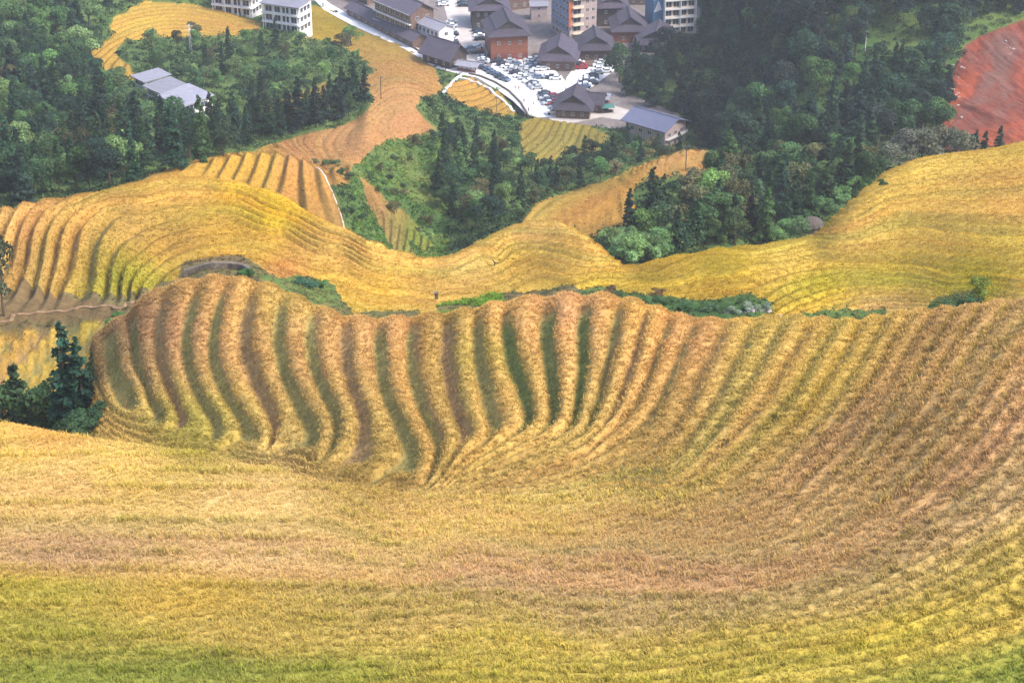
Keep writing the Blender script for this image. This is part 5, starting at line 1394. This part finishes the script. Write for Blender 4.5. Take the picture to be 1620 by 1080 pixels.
for u, v, h, c, lb in ((484, 452, 3.2, (66, 102, 78), 'blue green bush on the bank above the ridged terraces'), (508, 454, 2.2, (84, 124, 66), 'smaller bright green bush beside the blue green one'),
                       (512, 492, 2.0, (62, 96, 66), 'low dark bush in the dip behind the ridged terraces'), (392, 436, 2.4, (64, 98, 52), 'green bush at the end of the stone wall'),
                       (192, 520, 3.4, (74, 110, 58), 'broad green bush at the upper corner of the ridged terraces'), (470, 470, 1.6, (90, 112, 62), 'small weed bush below the blue green one'),
                       (1530, 486, 2.2, (66, 98, 62), 'green bush by the path end on the right'), (1500, 488, 1.8, (74, 104, 70), 'low bush beside the green one by the path end'),
                       (1010, 476, 2.0, (58, 92, 56), 'first dark bush of the row behind the crest'), (1045, 482, 2.2, (66, 96, 60), 'second dark bush of the row behind the crest'), (1082, 490, 2.4, (60, 92, 58), 'third dark bush of the row behind the crest'),
                       (1120, 494, 2.2, (76, 104, 70), 'fourth bush of the row behind the crest'), (1160, 494, 2.2, (130, 146, 124), 'pale flowering bush nearest the dark row behind the crest'),
                       (1185, 492, 2.4, (136, 150, 130), 'pale flowering bush in the middle behind the crest'), (1208, 494, 2.0, (126, 142, 120), 'pale flowering bush at the end behind the crest'),
                       (965, 462, 2.2, (104, 84, 60), 'rusty brown bush on the bank behind the crest'), (1040, 470, 2.0, (112, 92, 62), 'second rusty brown bush on the bank behind the crest')):
    one('shrub', u, v, 6.8, 9.3, h * 0.72, c, lb, 1.5)
one('broadleaf_tree', 1548, 480, 7.2, 9.4, 3.6, (120, 136, 60), 'thin yellow green sapling by the path end on the right', 0.8)
one('shrub', 1397, 296, 9, 10.6, 1.6, (60, 88, 50), 'small round dark bush alone on the right hill rice', 1.2)
one('shrub', 1419, 262, 11, 12, 2.6, (176, 186, 60), 'bright yellow shrub at the right hill crest')
for i, (u, v, h) in enumerate(((968, 402, 6.5), (985, 418, 7), (1003, 420, 7.5), (1024, 412, 7), (1046, 408, 6.5), (1064, 404, 6), (994, 396, 6), (1036, 392, 6.5), (1012, 378, 5), (1036, 372, 6), (1072, 385, 6))):
    one('feathery_tree', u, v, 10.8, 12.4, h, jit((118, 150, 92)), 'pale feathery bamboo clump, %s in the patch beside the rice knoll' % ORD[i], 1.15, 'pale feathery clumps beside the rice knoll')
for i, (u, v, h) in enumerate(((1405, 275, 8), (1422, 268, 9), (1440, 262, 10.5), (1456, 262, 10), (1474, 260, 11), (1492, 258, 10), (1508, 254, 9.5), (1524, 252, 8))):
    one('broadleaf_tree', u, v, 10.8, 12.6, h, jit((100, 104, 84)), 'grey brown tree, %s along the right hill crest' % ORD[i], 1.1, 'grey brown trees above the right hill crest')
for i, (u, v, h) in enumerate(((1540, 250, 8), (1556, 248, 7.5), (1578, 246, 8.5))):
    one('conifer', u, v, 10.8, 12.6, h, DK[0], 'dark conifer, %s of three before the red earth slope' % ORD[i], 1.3)
for i, (u, v, h) in enumerate(((1262, 385, 6.5), (1240, 388, 6), (1300, 352, 6), (1320, 335, 6), (1340, 318, 5.5), (1358, 304, 5), (1374, 292, 4.5), (1225, 392, 5.5))):
    one('broadleaf_tree', u, v, 10.8, 12.0, h, jit((96, 130, 78)), 'bright grey green tree, %s along the right hill edge' % ORD[i], 1.3, 'bright trees along the right hill edge')
for i, (u, v) in enumerate(((548, 300), (560, 318), (556, 340), (572, 352), (566, 372), (584, 382), (538, 276), (552, 284), (592, 398), (576, 336), (516, 262), (530, 266), (500, 256))):
    one('shrub', u, v, 11.4, 13.4, 1.6 + 0.35 * (i % 4), jit((74, 96, 62)), 'dull green bush %s in the strip beside the water channel' % (ORD + ['last'])[i], 1.2, 'bushes beside the water channel')
for i, u in enumerate(range(36, 196, 13)):
    v = 330 - (u - 36) * 0.16
    one('shrub', u, v, 10.8, 11.8, random.uniform(1.6, 2.6), jit((150, 140, 124)), 'pale dry bush in the line behind the left ridge crest', 1.4, 'pale dry bushes behind the left ridge crest')

# ------------------------------------------------------------------ labels that tell the trees of a wood apart
LANDM = [(228, 150, 'the highest flat roof'), (300, 205, 'the lowest flat roof'), (446, 60, 'the white tall house'), (302, 80, 'the lattice mast'),
         (150, 90, 'the left yellow field end'), (0, 330, 'the frame edge at the left ridge'), (0, 120, 'the frame edge in mid wood'), (0, 0, 'the upper left corner'), (180, 10, 'the top yellow field'),
         (110, 220, 'the left wood centre'), (120, 300, 'the left ridge crest'), (400, 240, 'the orange ridge start'), (603, 150, 'the orange ridge pole'), (560, 110, 'the field by the street'),
         (480, 150, 'the small terraced field'), (350, 120, 'the shrubby slope centre'), (700, 160, 'the footpath'), (787, 300, 'the white gully sheet'), (750, 365, 'the gully mouth'), (820, 230, 'the terraced mound'),
         (900, 290, 'the rice knoll foot'), (1030, 235, 'the blue roofed house'), (1085, 250, 'the knoll pole'), (1000, 130, 'the wood edge cars'), (1080, 60, 'the white block'), (1110, 160, 'the dark wood west side'),
         (1294, 130, 'the white lamp post'), (1368, 80, 'the clearing pole'), (1200, 0, 'the top edge over the wood'), (1330, 0, 'the top edge by the clearing'), (1300, 190, 'the green wood hollow'),
         (1490, 160, 'the red earth slope'), (1440, 250, 'the grey brown trees'), (1620, 0, 'the upper right corner'), (1282, 370, 'the stone hut'), (1170, 395, 'the middle ridge edge'), (1180, 300, 'the thicket centre'), (1020, 350, 'the feathery clumps'), (1330, 290, 'the right hill edge'), (1200, 110, 'the heart of the dark wood')]
bpy.context.view_layer.update()
buck = {}
for o in TREES:
    if 'wood' not in o.get('group', '') and not any(w in o.get('group', '') for w in ('houses', 'orange ridge', 'gully', 'green bank', 'blue roof', 'red slope', 'thicket behind')): continue
    p = np.array(o.location); u_, v_, _d = to_px(p)
    dd = [math.hypot(u_ - a, (v_ - b) * 1.3) for a, b, _n in LANDM]; k = int(np.argmin(dd))
    buck.setdefault((o['category'], k), []).append((dd[k], o))
ORD2 = ['nearest'] + [w + ' nearest' for w in 'second third fourth fifth sixth seventh eighth ninth tenth eleventh twelfth thirteenth fourteenth fifteenth sixteenth seventeenth eighteenth nineteenth twentieth'.split()]
for (cat, k), L_ in buck.items():
    for i, (d_, o) in enumerate(sorted(L_, key=lambda q: q[0])):
        h = o.scale[2]; tone = 'dark' if o.children[0].color[1] < 0.085 else ('mid green' if o.children[0].color[1] < 0.15 else 'pale green')
        size = 'tall' if h > 9.5 else ('medium' if h > 6 else 'small')
        if i < len(ORD2): o['label'] = '%s %s %s, %s %s to %s' % (size, tone, 'leafy tree' if cat == 'tree' else cat, ORD2[i], cat, LANDM[k][2])
        else: o['label'] = '%s %s %s beyond twenty others round %s' % (size, tone, 'leafy tree' if cat == 'tree' else cat, LANDM[k][2])

# ------------------------------------------------------------------ haze
hz = MB(); hz.box(-520, 560, -30, 1120, -300, 25)
M_HAZE = bpy.data.materials.new('haze'); M_HAZE.use_nodes = True
_t = M_HAZE.node_tree; _t.nodes.clear()
_o = _t.nodes.new('ShaderNodeOutputMaterial'); _v = _t.nodes.new('ShaderNodeVolumePrincipled')
_v.inputs['Color'].default_value = (0.80, 0.86, 1.0, 1); _v.inputs['Density'].default_value = 0.00015; _v.inputs['Anisotropy'].default_value = 0.3
_t.links.new(_v.outputs[0], _o.inputs['Volume'])
tag(hz.build('haze', [M_HAZE]), 'thin bluish haze filling the valley', 'haze', kind='stuff')
